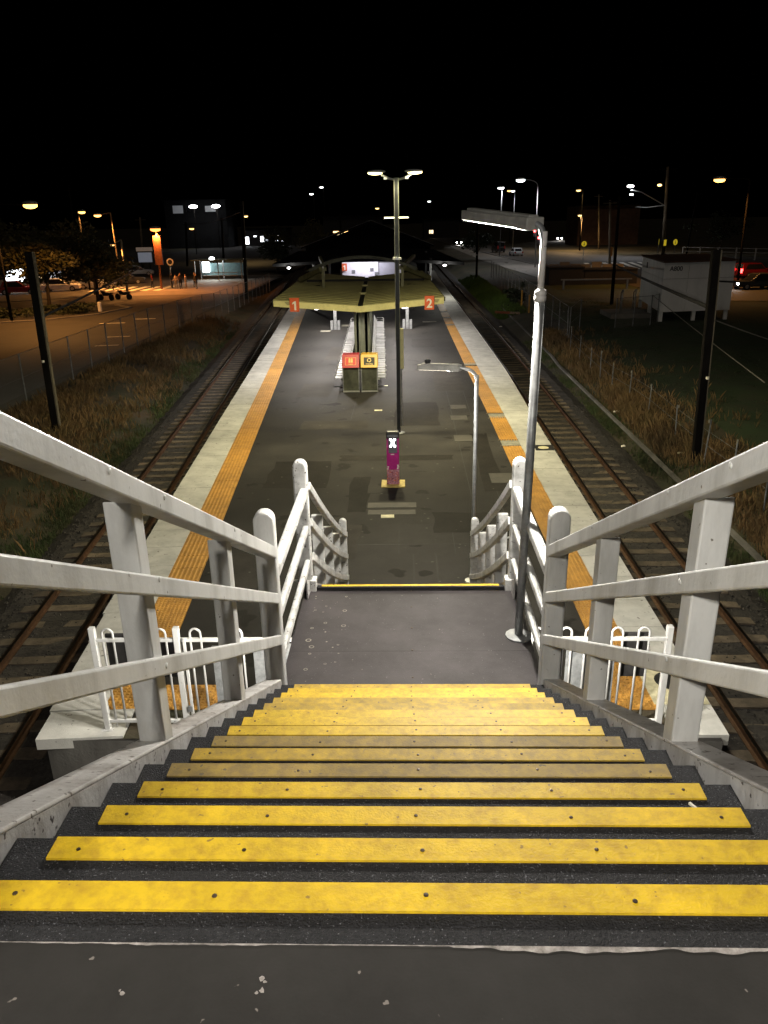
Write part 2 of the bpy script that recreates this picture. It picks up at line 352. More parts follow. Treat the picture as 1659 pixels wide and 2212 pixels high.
# ---------------------------------------------------------------- tracks
def ballast(name, cx, label):
    mb = MB(); prof = [(-2.0, -1.44), (-1.45, -1.2), (-1.0, -1.17), (-.55, -1.165), (0, -1.17), (.55, -1.165), (1.0, -1.17), (1.4, -1.2), (1.62, -1.3)]
    if cx is tr: prof = [(-p[0], p[1]) for p in reversed(prof)]
    ys = np.concatenate([np.arange(-8, 60, .35), np.arange(60, 260, 8)]); n = len(prof)
    for y in ys:
        for x, z in prof: mb.v.append((cx(y)+x+random.uniform(-.04, .04), y, z+random.uniform(-.022, .022)))
    for j in range(len(ys)-1):
        for i in range(n-1): a = j*n+i; mb.f.append((a, a+1, a+1+n, a+n)); mb.m.append(0)
    build(name, mb, BALL, kind='structure', label=label)
    mb = MB(); V = [(1,0,0),(0,1,0),(-1,0,0),(0,-1,0),(0,0,1),(0,0,-.6)]; Fc = [(0,1,4),(1,2,4),(2,3,4),(3,0,4),(1,0,5),(2,1,5),(3,2,5),(0,3,5)]
    for k in range(5200):
        y = 5+26*random.random()**1.3; x = random.uniform(-1.75, 1.75); s = random.uniform(.02, .042); a = random.random()*6.3
        zz = -1.182 if abs(x) < 1.35 else -1.175-.35*(abs(x)-1.35)
        c, sn = math.cos(a)*s, math.sin(a)*s
        mb.add([(cx(y)+x+c*v[0]*random.uniform(.7, 1.3)-sn*v[1], y+sn*v[0]+c*v[1]*random.uniform(.7, 1.3), zz+.01+s*v[2]*.8) for v in V], Fc)
    build('ballast_stones', mb, STONE, kind='stuff', label='loose grey ballast stones lying on the '+('left' if cx is tl else 'right')+' track bed', cat='ballast')
ballast('ballast_bed', tl, 'dark stone ballast under the left track'); ballast('ballast_bed', tr, 'dark stone ballast under the right track')
def track(cx, label, y1):
    root = thing('railway_track', (cx(10), 10, -1.2), label, 'railway track')
    sl = MB(); sl.prism([(-1.08, -1.3), (1.08, -1.3), (1.06, -1.145), (.75, -1.125), (.35, -1.155), (-.35, -1.155), (-.75, -1.125), (-1.06, -1.145)], 'y', -.125, .125)
    sm = sl.mesh('sleeper', SLEEP)
    y = 4.; k = 0
    while y < y1:
        ang = math.atan2(cx(y+1)-cx(y), 1)
        o = link('sleeper', sm, root, (cx(y), y, random.uniform(-.008, .006)), -ang+random.uniform(-.012, .012))
        y += .68
    prof = [(-.065, 0), (.065, 0), (.065, .012), (.012, .025), (.012, .1), (.035, .11), (.035, .14), (-.035, .14), (-.035, .11), (-.012, .1), (-.012, .025), (-.065, .012)]
    ys = [-8+4*i for i in range(64)]
    for s in (-1, 1):
        mb = MB(); mb.path([(cx(y)+s*.57, y, -1.135) for y in ys], prof)
        r_ = build('rail', mb, RAILM, root)
        hd = MB(); hd.path([(cx(y)+s*.57, y, -.997) for y in ys], [(-.03, 0), (.03, 0), (.03, .003), (-.03, .003)]); build('rail_head', hd, RAILT, r_)
track(tl, 'narrow gauge railway track on concrete sleepers left of the platform', 78); track(tr, 'narrow gauge railway track on concrete sleepers right of the platform', 104)

# ---------------------------------------------------------------- platform
def platform():
    ys = [6.98]+list(np.arange(8, 110, 3.)); mb = MB(); n = len(ys)
    L = [(eL(y)+.1, y) for y in ys]; Rr = [(eR(y)-.1, y) for y in ys]
    for i in range(n-1):
        mb.cur = 0; mb.face([(L[i][0], L[i][1], -.03), (Rr[i][0], Rr[i][1], -.03), (Rr[i+1][0], Rr[i+1][1], -.03), (L[i+1][0], L[i+1][1], -.03)])
        mb.cur = 1
        for S in (L, Rr): mb.face([(S[i][0], S[i][1], -.03), (S[i+1][0], S[i+1][1], -.03), (S[i+1][0], S[i+1][1], -1.45), (S[i][0], S[i][1], -1.45)])
    mb.face([(L[0][0], 6.98, -.03), (Rr[0][0], 6.98, -.03), (Rr[0][0], 6.98, -1.45), (L[0][0], 6.98, -1.45)])
    P = build('platform', mb, [ASPH, CONCW], kind='structure', label='island platform with dark asphalt surface')
    # asphalt surfacing in bays
    bays = MB()
    pts = [y for y in np.arange(7.95, 106, 3.3)]
    bm = []
    for i in range(len(pts)-1):
        b = MB(); y0, y1 = pts[i]+.001, pts[i+1]-.001
        l0, l1, r0, r1 = iL(y0)+.004, iL(y1)+.004, bR(y0)-.545, bR(y1)-.545
        b.face([(l0, y0, 0), (r0, y0, 0), (r1, y1, 0), (l1, y1, 0)])
        b.face([(l0, y0, -.028), (r0, y0, -.028), (r0, y0, 0), (l0, y0, 0)])
        build('asphalt_bay', b, ASPH, P)
    b = MB(); b.face([(-3.8, 7.0, -.012), (3.6, 7.0, -.012), (3.6, 7.94, -.012), (-3.8, 7.94, -.012)]); build('earth_strip', b, SOIL, P)
    # coping stones
    def slab(w_, l): 
        m = MB(); m.box(-.5, .5, -.5, .5, -.16, 0); return m.mesh('coping_stone', CONC)
    sm = slab(1, 1)
    def cope(y, l, x0, x1, ang, dz):
        o = link('coping_stone', sm, P, ((x0+x1)/2, y+l/2, .012+dz), ang, (abs(x1-x0), l-.012, 1))
        return o
    y = 6.98
    while y < 66:
        l = .95 if y > 7.6 else .62
        ym = y+l/2
        x1 = iL(ym)-.63 if y > 7.5 else -3.83
        cope(y, l, eL(ym), x1, math.atan(.0765), random.uniform(-.003, .003)); y += l
    y = 7.05
    while y < 103:
        l = .95; ym = y+l/2; cope(y, l, eR(ym), bR(ym), -math.atan((eR(ym+1)-eR(ym))), random.uniform(-.003, .003)); y += l
    # tactile tiles
    def dome_tile():
        m = MB(); m.box(-.3, .3, -.297, .297, -.02, .004)
        for i in range(9):
            for j in range(9):
                x = -.265+.0663*i; yy = -.265+.0663*j; a, b2 = .024, .014
                m.add([(x-a, yy-a, .004), (x+a, yy-a, .004), (x+a, yy+a, .004), (x-a, yy+a, .004), (x-b2, yy-b2, .016), (x+b2, yy-b2, .016), (x+b2, yy+b2, .016), (x-b2, yy+b2, .016)],
                      [(4,5,6,7), (0,1,5,4), (1,2,6,5), (2,3,7,6), (3,0,4,7)])
        return m.mesh('tactile_tile', TACT)
    def rib_tile():
        m = MB(); m.box(-.3, .3, -.297, .297, -.02, .004)
        for i in range(7):
            x = -.255+.085*i; m.add([(x-.026, -.297, .004), (x+.026, -.297, .004), (x+.026, .297, .004), (x-.026, .297, .004), (x-.014, -.29, .018), (x+.014, -.29, .018), (x+.014, .29, .018), (x-.014, .29, .018)],
                  [(4,5,6,7), (0,1,5,4), (1,2,6,5), (2,3,7,6), (3,0,4,7)])
        return m.mesh('tactile_tile', TACT)
    dm, rm = dome_tile(), rib_tile()
    y = 8.35; k = 0
    while y < 66:
        link('tactile_tile', dm if k < 5 else rm, P, (iL(y)-.315, y, random.uniform(0, .003)), math.atan(.0765), (1.03, 1, 1)); y += .6; k += 1
    covers = [(34.4, 0), (24.4, 0), (21.0, 0), (55.6, 0), (52.2, 0), (48.4, 0)]
    y = 8.35; k = 0
    while y < 66:
        if not any(abs(y-c[0]) < .3 for c in covers):
            link('tactile_tile', dm if k < 5 else rm, P, (bR(y)-.27, y, random.uniform(0, .003)), -(bR(y+1)-bR(y)), (.9, 1, 1))
        y += .6; k += 1
    cv = MB(); cv.box(-.27, .27, -.29, .29, -.02, .006); cvm = cv.mesh('inspection_cover', COVER)
    br = MB(); br.box(-.33, .27, .3, .36, -.01, .012); br.box(-.33, .27, -.36, -.3, -.01, .012); brm = br.mesh('cover_frame', TIMB2)
    for yc, _ in covers:
        o = link('inspection_cover', cvm, P, (bR(yc)-.27, yc, .004)); link('cover_frame', brm, o, local=True)
    # pads of tactile tiles inside the gates
    for i in range(2):
        link('tactile_tile', dm, P, (-4.0+.6*i, 7.93, .002)); 
        link('tactile_tile', dm, P, (2.58+.6*i, 7.93, .002))
    link('tactile_tile', dm, P, (-2.8, 7.93, .002)); link('tactile_tile', dm, P, (1.98, 7.93, .002))
    # service pit lids in the asphalt
    for (x, yy, sx, sy) in [(1.84, 25.8, .55, .6), (1.76, 24.2, .55, .6), (1.72, 21.6, .55, .7), (2.45, 17.7, .62, .8)]:
        b = MB(); b.box(x-sx/2, x+sx/2, yy-sy/2, yy+sy/2, -.02, .008); build('pit_lid', b, COVERD, P)
    for (x, yy, sx, sy) in [(-.38, 15.75, 1.15, .34), (-.38, 15.28, 1.1, .3), (-.55, 16.9, .9, .6), (.35, 18.6, .32, .62)]:
        b = MB(); b.box(x-sx/2, x+sx/2, yy-sy/2, yy+sy/2, -.02, .004); build('asphalt_patch', b, COVERD if sx > 1 else ASPH, P)
    PT = [mat('fresh asphalt patch', (.027, .024, .02), .75, 0, .3, 2, (.019, .017, .0145), .5, .25, 120, spec=.12), mat('grey asphalt patch', (.062, .056, .048), .8, 0, .3, 2, (.045, .041, .035), .5, .25, 120, spec=.12)]
    random.seed(21)
    for i, (x, yy, sx, sy, k) in enumerate([(.35, 24.9, 1.5, 3.4, 0), (-2.9, 18.2, 1.6, 2.3, 0), (1.2, 14.6, 1.3, 1.2, 0), (-1.6, 13.6, 1.1, 1.8, 1), (1.7, 30.5, 1.1, 3.8, 1), (-3.6, 29, 1.3, 2.6, 1), (-2.4, 23.4, 2.2, 1.1, 1), (2.2, 19.4, .5, 5.5, 0), (-.3, 19.6, 3.2, .5, 0), (-3.2, 38, 1.5, 4, 1), (.9, 41, 1.2, 3, 0), (-3.1, 12.2, 1.0, 1.6, 1), (-1.2, 16.6, .5, 2.6, 0)]):
        n = 16; b = MB(); pts = []
        for j in range(n):
            t = j/n*4; sd = int(t); f = t-sd
            p = [(-1+2*f, -1), (1, -1+2*f), (1-2*f, 1), (-1, 1-2*f)][sd]; pts.append((x+p[0]*sx/2+random.uniform(-.05, .05), yy+p[1]*sy/2+random.uniform(-.05, .05), .003))
        b.face(pts); build('asphalt_patch', b, PT[k], P)
    b = MB()
    for i in range(160):
        x = random.uniform(-4, 2.6); yy = 11.4+26*random.random()**1.5; r_ = random.uniform(.012, .035); b.add([(x+r_*math.cos(j)*random.uniform(.7, 1.2), yy+r_*math.sin(j)*random.uniform(.7, 1.2), .0045) for j in (0, 1, 2, 3, 4, 5.2)], [tuple(range(6))])
    build('gum_spots', b, COVERD, P, kind='stuff')
    # expansion cuts near the stair foot
    b = MB()
    for (x, y0, y1) in [(.1, 11.2, 12.9), (.55, 11.2, 12.9), (-.2, 12.9, 14.2), (.95, 12.9, 14.3), (1.55, 14, 30), (-1.9, 24, 40), (2.2, 14, 32)]: b.box(x-.008, x+.008, y0, y1, -.01, .002)
    b.beam((-1.7, 14.6, 0), (-1.05, 13.0, 0), .015, .005)
    b.box(-3.4, 2.4, 13.4, 13.416, -.01, .0015)
    build('surface_joint', b, BLACK, P)
    b = MB(); b.box(-.15, .15, -.06, .06, 0, .01); m = b.mesh('paint_plate', CREAM)
    link('paint_plate', m, P, (-.47, 15.0, .002), .02, (1, 1.6, 1)); link('paint_plate', m, P, (-1.01, 25.4, .002), 0, (.9, 1.2, 1))
    b = MB(); b.box(-4.1, -2.5, 48.5, 49.3, 0, .006); b.box(-5.2, -4.6, 46, 46.7, 0, .006); b.box(1.1, 2.0, 50, 50.35, 0, .006); build('painted_line', b, COVER, P)
    # stop marks on the right coping
    b = MB(); b.box(3.72, 4.27, 20.15, 20.72, .013, .0165); s1 = build('stop_mark', b, BLACKP, P)
    b = MB(); b.lathe((3.97, 20.44, .0165), [(.155, 0), (.15, .003)], 20); build('stop_disc', b, CREAM, s1)
    b = MB(); b.box(3.36, 4.12, 7.72, 8.66, .016, .019); s1 = build('stop_mark', b, CREAM, P)
    b = MB(); b.lathe((3.77, 8.3, .019), [(.235, 0), (.23, .003)], 24); build('stop_disc', b, BLACKP, s1)
    return P
PLAT = platform()

# ---------------------------------------------------------------- footbridge deck, stairs, landing
T, RS, Z0, ZL = .305, .164, 4.92, 2.46
mb = MB(); mb.prism([(-1.3, -.158), (-1.3, -2.2), (-14, -2.2), (-14, -5.2), (14, -5.2), (14, -2.2), (1.3, -2.2), (1.3, -.158)], 'z', 4.7, Z0); build('footbridge_deck', mb, DECK, kind='structure', label='dark coated footbridge deck at the head of the stairs')
mb = MB(); random.seed(3)
N_ = 260; hw = []                                               # chipped pale edge of the deck coating
for i in range(N_+1):
    x = -1.25+2.5*i/N_
    e = .0035+.0025*math.sin(x*9)+.002*math.sin(x*31+1)+.0015*math.sin(x*83)
    if .12 < x < .85: e += .0095*smooth((x-.12)/.06)*smooth((.85-x)/.3)*(.75+.3*math.sin(x*23)+.18*math.sin(x*61))
    if -.33 < x < .05: e *= .2
    if x < -.33: e *= .55
    hw.append((x, max(.0008, e+random.uniform(-.0007, .0007))))
for (xa, ea), (xb, eb) in zip(hw, hw[1:]): mb.face([(xa, -.158-ea, Z0+.0012), (xb, -.158-eb, Z0+.0012), (xb, -.1565, Z0+.0012), (xa, -.1565, Z0+.0012)])
for (x, y, r_) in [(-.60, -.27, .006), (-.33, -.235, .006), (-.322, -.243, .004), (-.325, -.26, .006), (-.335, -.266, .004), (-.607, -.264, .003)]:
    mb.add([(x+r_*math.cos(j*.9)*random.uniform(.5, 1.3), y+r_*math.sin(j*.9)*random.uniform(.5, 1.3), Z0+.0012) for j in range(7)], [tuple(range(7))])
build('worn_edge', mb, WORN, bpy.data.objects['footbridge_deck'], kind='stuff')

strip = MB(); strip.box(-1.0, 1.0, -.077, 0, 0, .007)
sm = {k: strip.mesh('nosing_strip', m) for k, m in (('c', YEL), ('w', YEL_W), ('d', YEL_D))}
scr = MB(); scr.lathe((0, 0, .0065), [(.0062, 0), (.006, .002), (.003, .0025)], 7); screw = scr.mesh('screw', mat('dull screw', (.12, .085, .06), .5, .6, .2, 40))
pl = MB(); pl.box(-1.115, 1.115, -.34, 0, -.035, 0); pl.box(-1.115, 1.115, -.345, -.335, .0, RS-.036); plate = pl.mesh('tread', GRIT)
pl0 = MB(); pl0.box(-1.115, 1.115, -.156, 0, -.035, 0); plate0 = pl0.mesh('tread', GRIT)
def flight(label, y0, z0, n, wear, first):
    root = thing('stair_flight', (0, y0, z0-n*RS), label, 'staircase')
    for k in range(n):
        o = link('tread', plate0 if (k == 0) else plate, root, (0, y0+T*k, z0-RS*k))
        link('nosing_strip', sm[wear[k % len(wear)]], o, (random.uniform(-.004, .004), -.002, .001), random.uniform(-.0012, .0012), local=True)
        for x in (-.93, -.47, 0, .47, .93): link('screw', screw, o, (x+random.uniform(-.012, .012), -.042+random.uniform(-.008, .008), .001), local=True)
    for s in (-1, 1):
        mb = MB(); ya, yb = -.35, T*n-.28; a = RS/T
        mb.prism([(y0+ya, z0-a*ya-.27), (y0+yb, z0-a*yb-.27), (y0+yb, z0-a*yb+.035), (y0+ya, z0-a*ya+.035)], 'x', s*1.118, s*1.132)
        st = build('stringer', mb, STRING, root)
        mb = MB(); mb.beam((s*1.187, y0+ya, z0-a*ya+.043), (s*1.187, y0+yb, z0-a*yb+.043), .14, .018); build('top_flange', mb, FLANGE, st, bevel=.007)
    return root
wear = ['c', 'c', 'c', 'c', 'd', 'w', 'd', 'c', 'c', 'c', 'w', 'w', 'c', 'c', 'w']
flight('upper stair flight with bright yellow nosings, nearest the viewer', 0, Z0, 15, wear, True)
flight('lower stair flight dropping from the landing to the platform', 6.52, ZL, 15, ['c', 'w', 'c'], False)
# landing
LD = thing('stair_landing', (0, 5.4, ZL), 'grey landing between the two stair flights with lamp pole at its right', 'landing')
def lpanel(x0, x1, y0, y1):
    mb = MB(); mb.box(x0, x1, y0, y1, ZL-.06, ZL); build('floor_panel', mb, LAND, LD)
for y0, y1 in ((4.1, 5.089), (5.091, 6.42)): lpanel(-1.175, 1.175, y0, y1)
mb = MB(); mb.box(-1.175, 1.175, 4.1, 6.5, ZL-.3, ZL-.065)
for s in (-1, 1):
    for y in (4.3, 6.35): mb.box(s*1.0-.09, s*1.0+.09, y-.09, y+.09, 0 if y > 5 else -1.4, ZL-.3)
build('landing_frame', mb, GALVD, LD)
for y in (4.62, 5.09, 5.52, 5.97, 6.34): link('screw', screw, LD, (.01, y, ZL), 0, (1.6, 1.6, 1.5))
mb = MB(); mb.box(-1.06, 1.06, 6.40, 6.43, ZL, ZL+.03); build('landing_lip', mb, GRIT, LD)
mb = MB(); random.seed(11)                                       # pale rings on the left of the landing
for i in range(46):
    x = -.62-.42*random.random()**.7*(1 if i < 36 else -2.8); y = random.uniform(4.45, 6.25); r_ = random.uniform(.008, .03) if i < 30 else .006; n = 14
    if random.random() < .45: mb.add([(x+q*math.cos(j*6.2832/n), y+q*math.sin(j*6.2832/n), ZL+.0012) for j in range(n) for q in (r_, r_*.62)], [(2*j, 2*((j+1) % n), 2*((j+1) % n)+1, 2*j+1) for j in range(n)])
    else: mb.add([(x+r_*.35*math.cos(j*6.2832/7), y+r_*.35*math.sin(j*6.2832/7), ZL+.0012) for j in range(7)], [tuple(range(7))])
build('pale_ring', mb, COVER, LD, kind='stuff')

# ---------------------------------------------------------------- railings
def round_post(root, s, y, z0, z1, m=None, wx=.155, wy=.13, name='newel_post'):
    mb = MB(); x0 = 1.09; n = 10; r_ = wx/2
    poly = [(s*x0, z0), (s*(x0+wx), z0), (s*(x0+wx), z1-r_)]+[(s*(x0+r_+r_*math.cos(a)), z1-r_+r_*math.sin(a)) for a in [math.pi*i/n for i in range(1, n)]]+[(s*x0, z1-r_)]
    mb.prism(poly, 'y', y-wy/2, y+wy/2); return build(name, mb, m or PAINT, root, bevel=.018)
a_ = RS/T
bolt = MB(); bolt.ellipsoid((0, 0, 0), .005, .013, .013, 10, 6); boltm = bolt.mesh('bolt', PAINT, True)
for s, side in ((-1, 'left'), (1, 'right')):
    rt = thing('stair_railing', (s*1.12, 1.5, Z0), f'{side} white three-rail railing of the upper stair flight', 'railing')
    nl = lambda y: Z0-a_*y
    for y in (1.55, 2.97):
        mb = MB(); mb.prism([(y-.055, nl(y-.055)+.04), (y+.055, nl(y+.055)+.04), (y+.055, nl(y+.055)+1.195), (y-.055, nl(y-.055)+1.195)], 'x', s*1.122, s*1.24)
        build('post', mb, PAINT, rt, bevel=.008)
    round_post(rt, s, 4.36, 2.40, 4.19, None, .165, .13)
    for (h0, h1, x0, x1) in ((1.188, 1.292, 1.08, 1.19), (.778, .876, 1.085, 1.121), (.39, .486, 1.085, 1.121)):
        mb = MB(); ya, yb = -.08, 4.30
        mb.prism([(ya, nl(ya)+h0), (yb, nl(yb)+h0), (yb, nl(yb)+h1), (ya, nl(ya)+h1)], 'x', s*x0, s*x1)
        o = build('rail', mb, PAINT, rt, bevel=.009)
        for y in ((1.2, 1.75, 2.95) if h0 > 1 else (1.55,)): link('bolt', boltm, o, (s*(x0-.001), y+random.uniform(-.05, .05), nl(y)+(h0+h1)/2+.01))
    rt2 = thing('deck_railing', (s*1.15, -1.1, Z0), f'{side} white railing on the footbridge deck at the stair head', 'railing')
    for y in (-.14, -2.12):
        p_ = round_post(rt2, s, y, Z0, Z0+1.5, None, .15, .12)
    for h in (1.24, .83, .44):
        mb = MB(); mb.beam((s*1.14, -.2, Z0+h), (s*1.14, -2.06, Z0+h), .05, .10); build('rail', mb, PAINT, rt2, bevel=.009)
    # landing railing
    rt = thing('landing_railing', (s*1.12, 5.4, ZL), f'{side} white railing along the stair landing', 'railing')
    round_post(rt, s, 6.45, ZL-.05, 3.97, PAINT2, .15, .13)
    for h0, h1, wd in ((1.11, 1.215, .085), (.70, .79, .06), (.30, .385, .06)):
        mb = MB(); mb.beam((s*1.13, 4.42, ZL+(h0+h1)/2), (s*1.13, 6.39, ZL+(h0+h1)/2), wd, h1-h0); build('rail', mb, PAINT2, rt, bevel=.02)
    mb = MB(); mb.box(s*1.05, s*1.12, 6.36, 6.5, ZL-.02, ZL+.13); build('foot_bracket', mb, PAINT2, rt, bevel=.006)
    # lower railing, gently sagging rails
    rt = thing('lower_railing', (s*1.12, 8.8, 0), f'{side} white sagging railing of the lower stair flight', 'railing')
    nl2 = lambda y: ZL-a_*(y-6.52)
    sag = lambda y: -.085*(1-((y-8.82)/2.33)**2)
    round_post(rt, s, 11.15, 0, 1.46, PAINT2, .13, .12)
    for y in (7.95, 9.1, 10.2):
        mb = MB(); mb.box(s*1.125, s*1.27, y-.03, y+.03, nl2(y)-.1, nl2(y)+1.15+sag(y)); p = build('post', mb, PAINT2, rt, bevel=.006)
        mb = MB(); mb.tube([(s*1.27, y+.03, nl2(y)+.72), (s*1.36, y+.08, nl2(y)+.72)], .012, 6); build('bracket', mb, PAINT2, p)
    for h in (1.19, .77, .36):
        mb = MB(); ys = [6.50+(11.1-6.50)*i/12 for i in range(13)]
        mb.path([(s*1.10, y, nl2(y)+h+sag(y)) for y in ys], [(-.03, -.045), (.03, -.045), (.03, .045), (-.03, .045)]); build('rail', mb, PAINT2, rt, bevel=.008)

# ================================================================== lamps
def tray_lamp(base, ztop, a, b, label, watt, pm, col=WARM, collar=None, rr=(.05, .04), photocell=False, lens=.006, lean=0.):
    """pole with a bent top carrying a long trough luminaire from a to b"""
    rt = thing('trough_lamp', base, label, 'lamp')
    a = Vector(a); b = Vector(b); d = (b-a).normalized(); base = Vector(base)
    top = Vector((base.x+lean, base.y, ztop)); mid_ = base.lerp(top, ((collar or ztop)-base.z)/(ztop-base.z))
    mb = MB(); zc = collar or ztop
    mb.tube([base+Vector((0, 0, .02)), mid_], rr[0], 12); build('pole', mb, pm[0], rt, smooth=True)
    if collar:
        mb = MB(); mb.lathe((mid_.x, base.y, zc), [(.042, -.05), (.052, -.03), (.052, .0), (.043, .005), (.054, .015), (.05, .04), (.03, .06)], 12); build('collar', mb, pm[1], rt, smooth=True)
        mb = MB(); mb.tube([(mid_.x, base.y, zc+.04), top], rr[1], 12); build('upper_pole', mb, pm[1], rt, smooth=True)
    mb = MB(); arm = [top+(a-top)*0]
    for i in range(7):
        t = i/6; p0, p1, p2 = top-Vector((0, 0, .12)), Vector((top.x, top.y, a.z)), a; arm.append(p0*(1-t)**2+p1*2*t*(1-t)+p2*t*t)
    mb.tube(arm[1:]+[a+d*.1], min(.03, rr[1]), 10); build('bent_arm', mb, pm[2], rt, smooth=True)
    mb = MB(); mb.lathe((base.x, base.y, base.z), [(.13, .0), (.13, .018), (.06, .03)], 12); build('base_plate', mb, GALV, rt)
    mb = MB(); up = Vector((0, 0, 1)); mb.beam(a, b, .15, .085); mb.beam(a+Vector((0, 0, .053))+d*.0, b+Vector((0, 0, .053))-d*.06, .09, .025); mb.beam(a-d*.03, a+d*.16, .16, .10)
    ho = build('housing', mb, LTRAY, rt, bevel=.008)
    ln = MB(); ln.path([a+d*.2-Vector((0, 0, .0425)), b-d*.04-Vector((0, 0, .0425))], [(-.075, 0), (-.05, -lens), (.05, -lens), (.075, 0)])
    build('diffuser', ln, glow('warm tube diffuser', (1, .88, .68), 3.), ho)
    if photocell:
        mb = MB(); p = a+d*(b-a).length*.78; mb.lathe((p.x, p.y, p.z+.06), [(.045, 0), (.045, .05), (.03, .075)], 8); mb.beam(p+Vector((-.05, 0, .11)), p+Vector((.05, 0, .11)), .03, .03); build('photocell', mb, BLACK, ho)
    mid = (a+b)/2
    for f in (.3, .75): lamp('tube_light', 'POINT', a.lerp(b, f)-Vector((0, 0, .11)), col, watt/2, rt, size=.06)
    return rt
tray_lamp((1.06, 5.36, ZL), 6.22, (1.02, 5.40, 6.28), (.58, 6.60, 6.36), 'tall trough lamp on the stair landing with white jointed pole', 780, (GALV, PIPEW, GALVD), collar=5.71, rr=(.04, .027), lean=.045)
tray_lamp((1.17, 11.65, 0), 3.85, (.86, 11.65, 3.97), (.2, 12.05, 3.93), 'short grey trough lamp beside the foot of the lower stairs', 170, (GALV, GALV, GALV), rr=(.034, .03), photocell=True, lens=.003)
tray_lamp((-1.75, -2.9, Z0), 7.9, (-1.65, -2.9, 8.0), (-.75, -2.6, 8.0), 'trough lamp standing on the footbridge deck behind the stair head', 620, (GALVD, PIPEW, GALVD))

for s_, nm in ((-1, 'left'), (1, 'right')):  # unseen lights added to brighten the fences and coping ends
    rt = thing('fill_bulkhead', (s_*1.2, 5.9, 2.12), f'unseen bulkhead light added under the {nm} edge of the stair landing', 'light')
    mb = MB(); mb.box(s_*1.2-.07, s_*1.2+.07, 5.78, 6.02, 2.12, 2.17); build('back_plate', mb, GALVD, rt)
    mb = MB(); mb.ellipsoid((s_*1.2, 5.9, 2.11), .06, .1, .05, 10, 6); build('diffuser', mb, glow('fill bulkhead diffuser', (1, .95, .85), 4), rt, smooth=True)
    lamp('bulkhead_fill', 'SPOT', (s_*1.2, 5.9, 2.03), (1, .95, .86), 300, rt, size=.05, target=(s_*4.4, 7.6, .3), spot=120, blend=.6)

# twin floodlight column on the platform
rt = thing('twin_lamp_column', (-.26, 22.3, 0), 'tall dark twin-head lamp column in the middle of the platform', 'lamp')
mb = MB(); mb.box(-.315, -.205, 22.24, 22.36, 0, 7.42); build('column', mb, mat('shaded column paint', (.045, .05, .05), .55, 0, .2, 4, spec=.2), rt, bevel=.012)  # near-black paint stands for the shaded front of the column
mb = MB(); mb.box(-.33, -.317, 22.25, 22.35, 2.9, 7.42); mb.box(-.203, -.19, 22.25, 22.35, .9, 7.42); build('lit_side_channel', mb, GREEN, rt)  # paler sides paint in the lit edges of the column
mb = MB(); mb.tube([(-.16, 22.26, .25), (-.16, 22.26, 2.3)], .022, 8); build('conduit', mb, GALV, rt)
mb = MB(); mb.box(-.19, -.09, 22.2, 22.24, 2.05, 3.25); build('notice', mb, FASCIA, rt)
mb = MB(); mb.lathe((-.26, 22.3, 0), [(.2, 0), (.2, .02), (.12, .04)], 12); build('base_plate', mb, GALVD, rt)
mb = MB(); mb.lathe((-.26, 22.3, 5.25), [(.125, -.03), (.125, .03)], 10); build('band', mb, GALV, rt)
for s, x in ((-1, -.83), (1, .25)):
    mb = MB(); mb.tube([(-.26, 22.3, 7.36), (-.26+s*.2, 22.3, 7.40), (-.26+s*.42, 22.3, 7.50)], .03, 8); build('arm', mb, GALVD, rt, smooth=True)
    mb = MB(); mb.ellipsoid((x-s*.02, 22.3, 7.585), .26, .15, .05, 12, 6); h = build('lamp_head', mb, GALV, rt, smooth=True)
    mb = MB(); mb.ellipsoid((x+s*.02, 22.3, 7.55), .21, .125, .055, 12, 6); build('lens', mb, glow('metal halide lens', (1, .9, .42), 4), h, smooth=True)
    mb = MB(); mb.box(-.26+s*.30-.05, -.26+s*.30+.05, 22.25, 22.35, 7.38, 7.44); build('bracket', mb, GALV, h)
    lamp('flood_light', 'SPOT', (x, 22.3, 7.47), GREENY, 1900, rt, size=.15, spot=168, blend=.5)

# ================================================================== platform end fences
def loop_fence(x0, x1, label, loops, posts, gate=None, sheets=(), boards=()):
    Y = 7.2; rt = thing('loop_top_fence', ((x0+x1)/2, Y, 0), label, 'fence')
    for x in posts:
        mb = MB(); mb.box(x-.038, x+.038, Y-.038, Y+.038, 0, 1.54); p = build('post', mb, PAINT, rt, bevel=.006)
        mb = MB(); mb.box(x-.08, x+.08, Y-.08, Y+.08, 0, .012); build('foot_plate', mb, PAINT2, p)
    for z in (1.36, .13):
        mb = MB(); mb.box(x0, x1, Y-.022, Y+.022, z-.024, z+.024); build('rail', mb, PAINT, rt, bevel=.006)
    for x in loops:
        mb = MB(); r_ = .068
        pts = [(x-r_, Y, .03)]+[(x-r_*math.cos(math.pi*i/8), Y, 1.45+r_*math.sin(math.pi*i/8)) for i in range(9)]+[(x+r_, Y, .03)]
        mb.tube(pts, .0155, 7); build('loop_bar', mb, PAINT, rt, smooth=True)
    for (a, b, z0, z1) in sheets:
        mb = MB(); mb.box(a, b, Y+.025, Y+.035, z0, z1); build('sheet_panel', mb, GALV, rt)
    if gate:
        ga, gb = gate
        for x in (ga, gb):
            mb = MB(); mb.box(x-.018, x+.018, Y-.05, Y-.02, .1, 1.40); build('gate_stile', mb, PAINT, rt, bevel=.004)
        mb = MB()
        for z in (.35, 1.15): mb.box(ga-.05, ga+.01, Y-.06, Y-.03, z-.04, z+.04)
        h = build('hinge', mb, GALV, rt)
    return rt
loop_fence(-4.06, -1.28, 'white loop-top fence with gate left of the stairs', [-3.87, -3.52, -3.19, -2.74, -2.21, -1.72], [-4.06, -2.98, -1.32], (-2.88, -1.45), [(-2.55, -2.33, .25, 1.25), (-2.02, -1.48, .2, 1.28)])
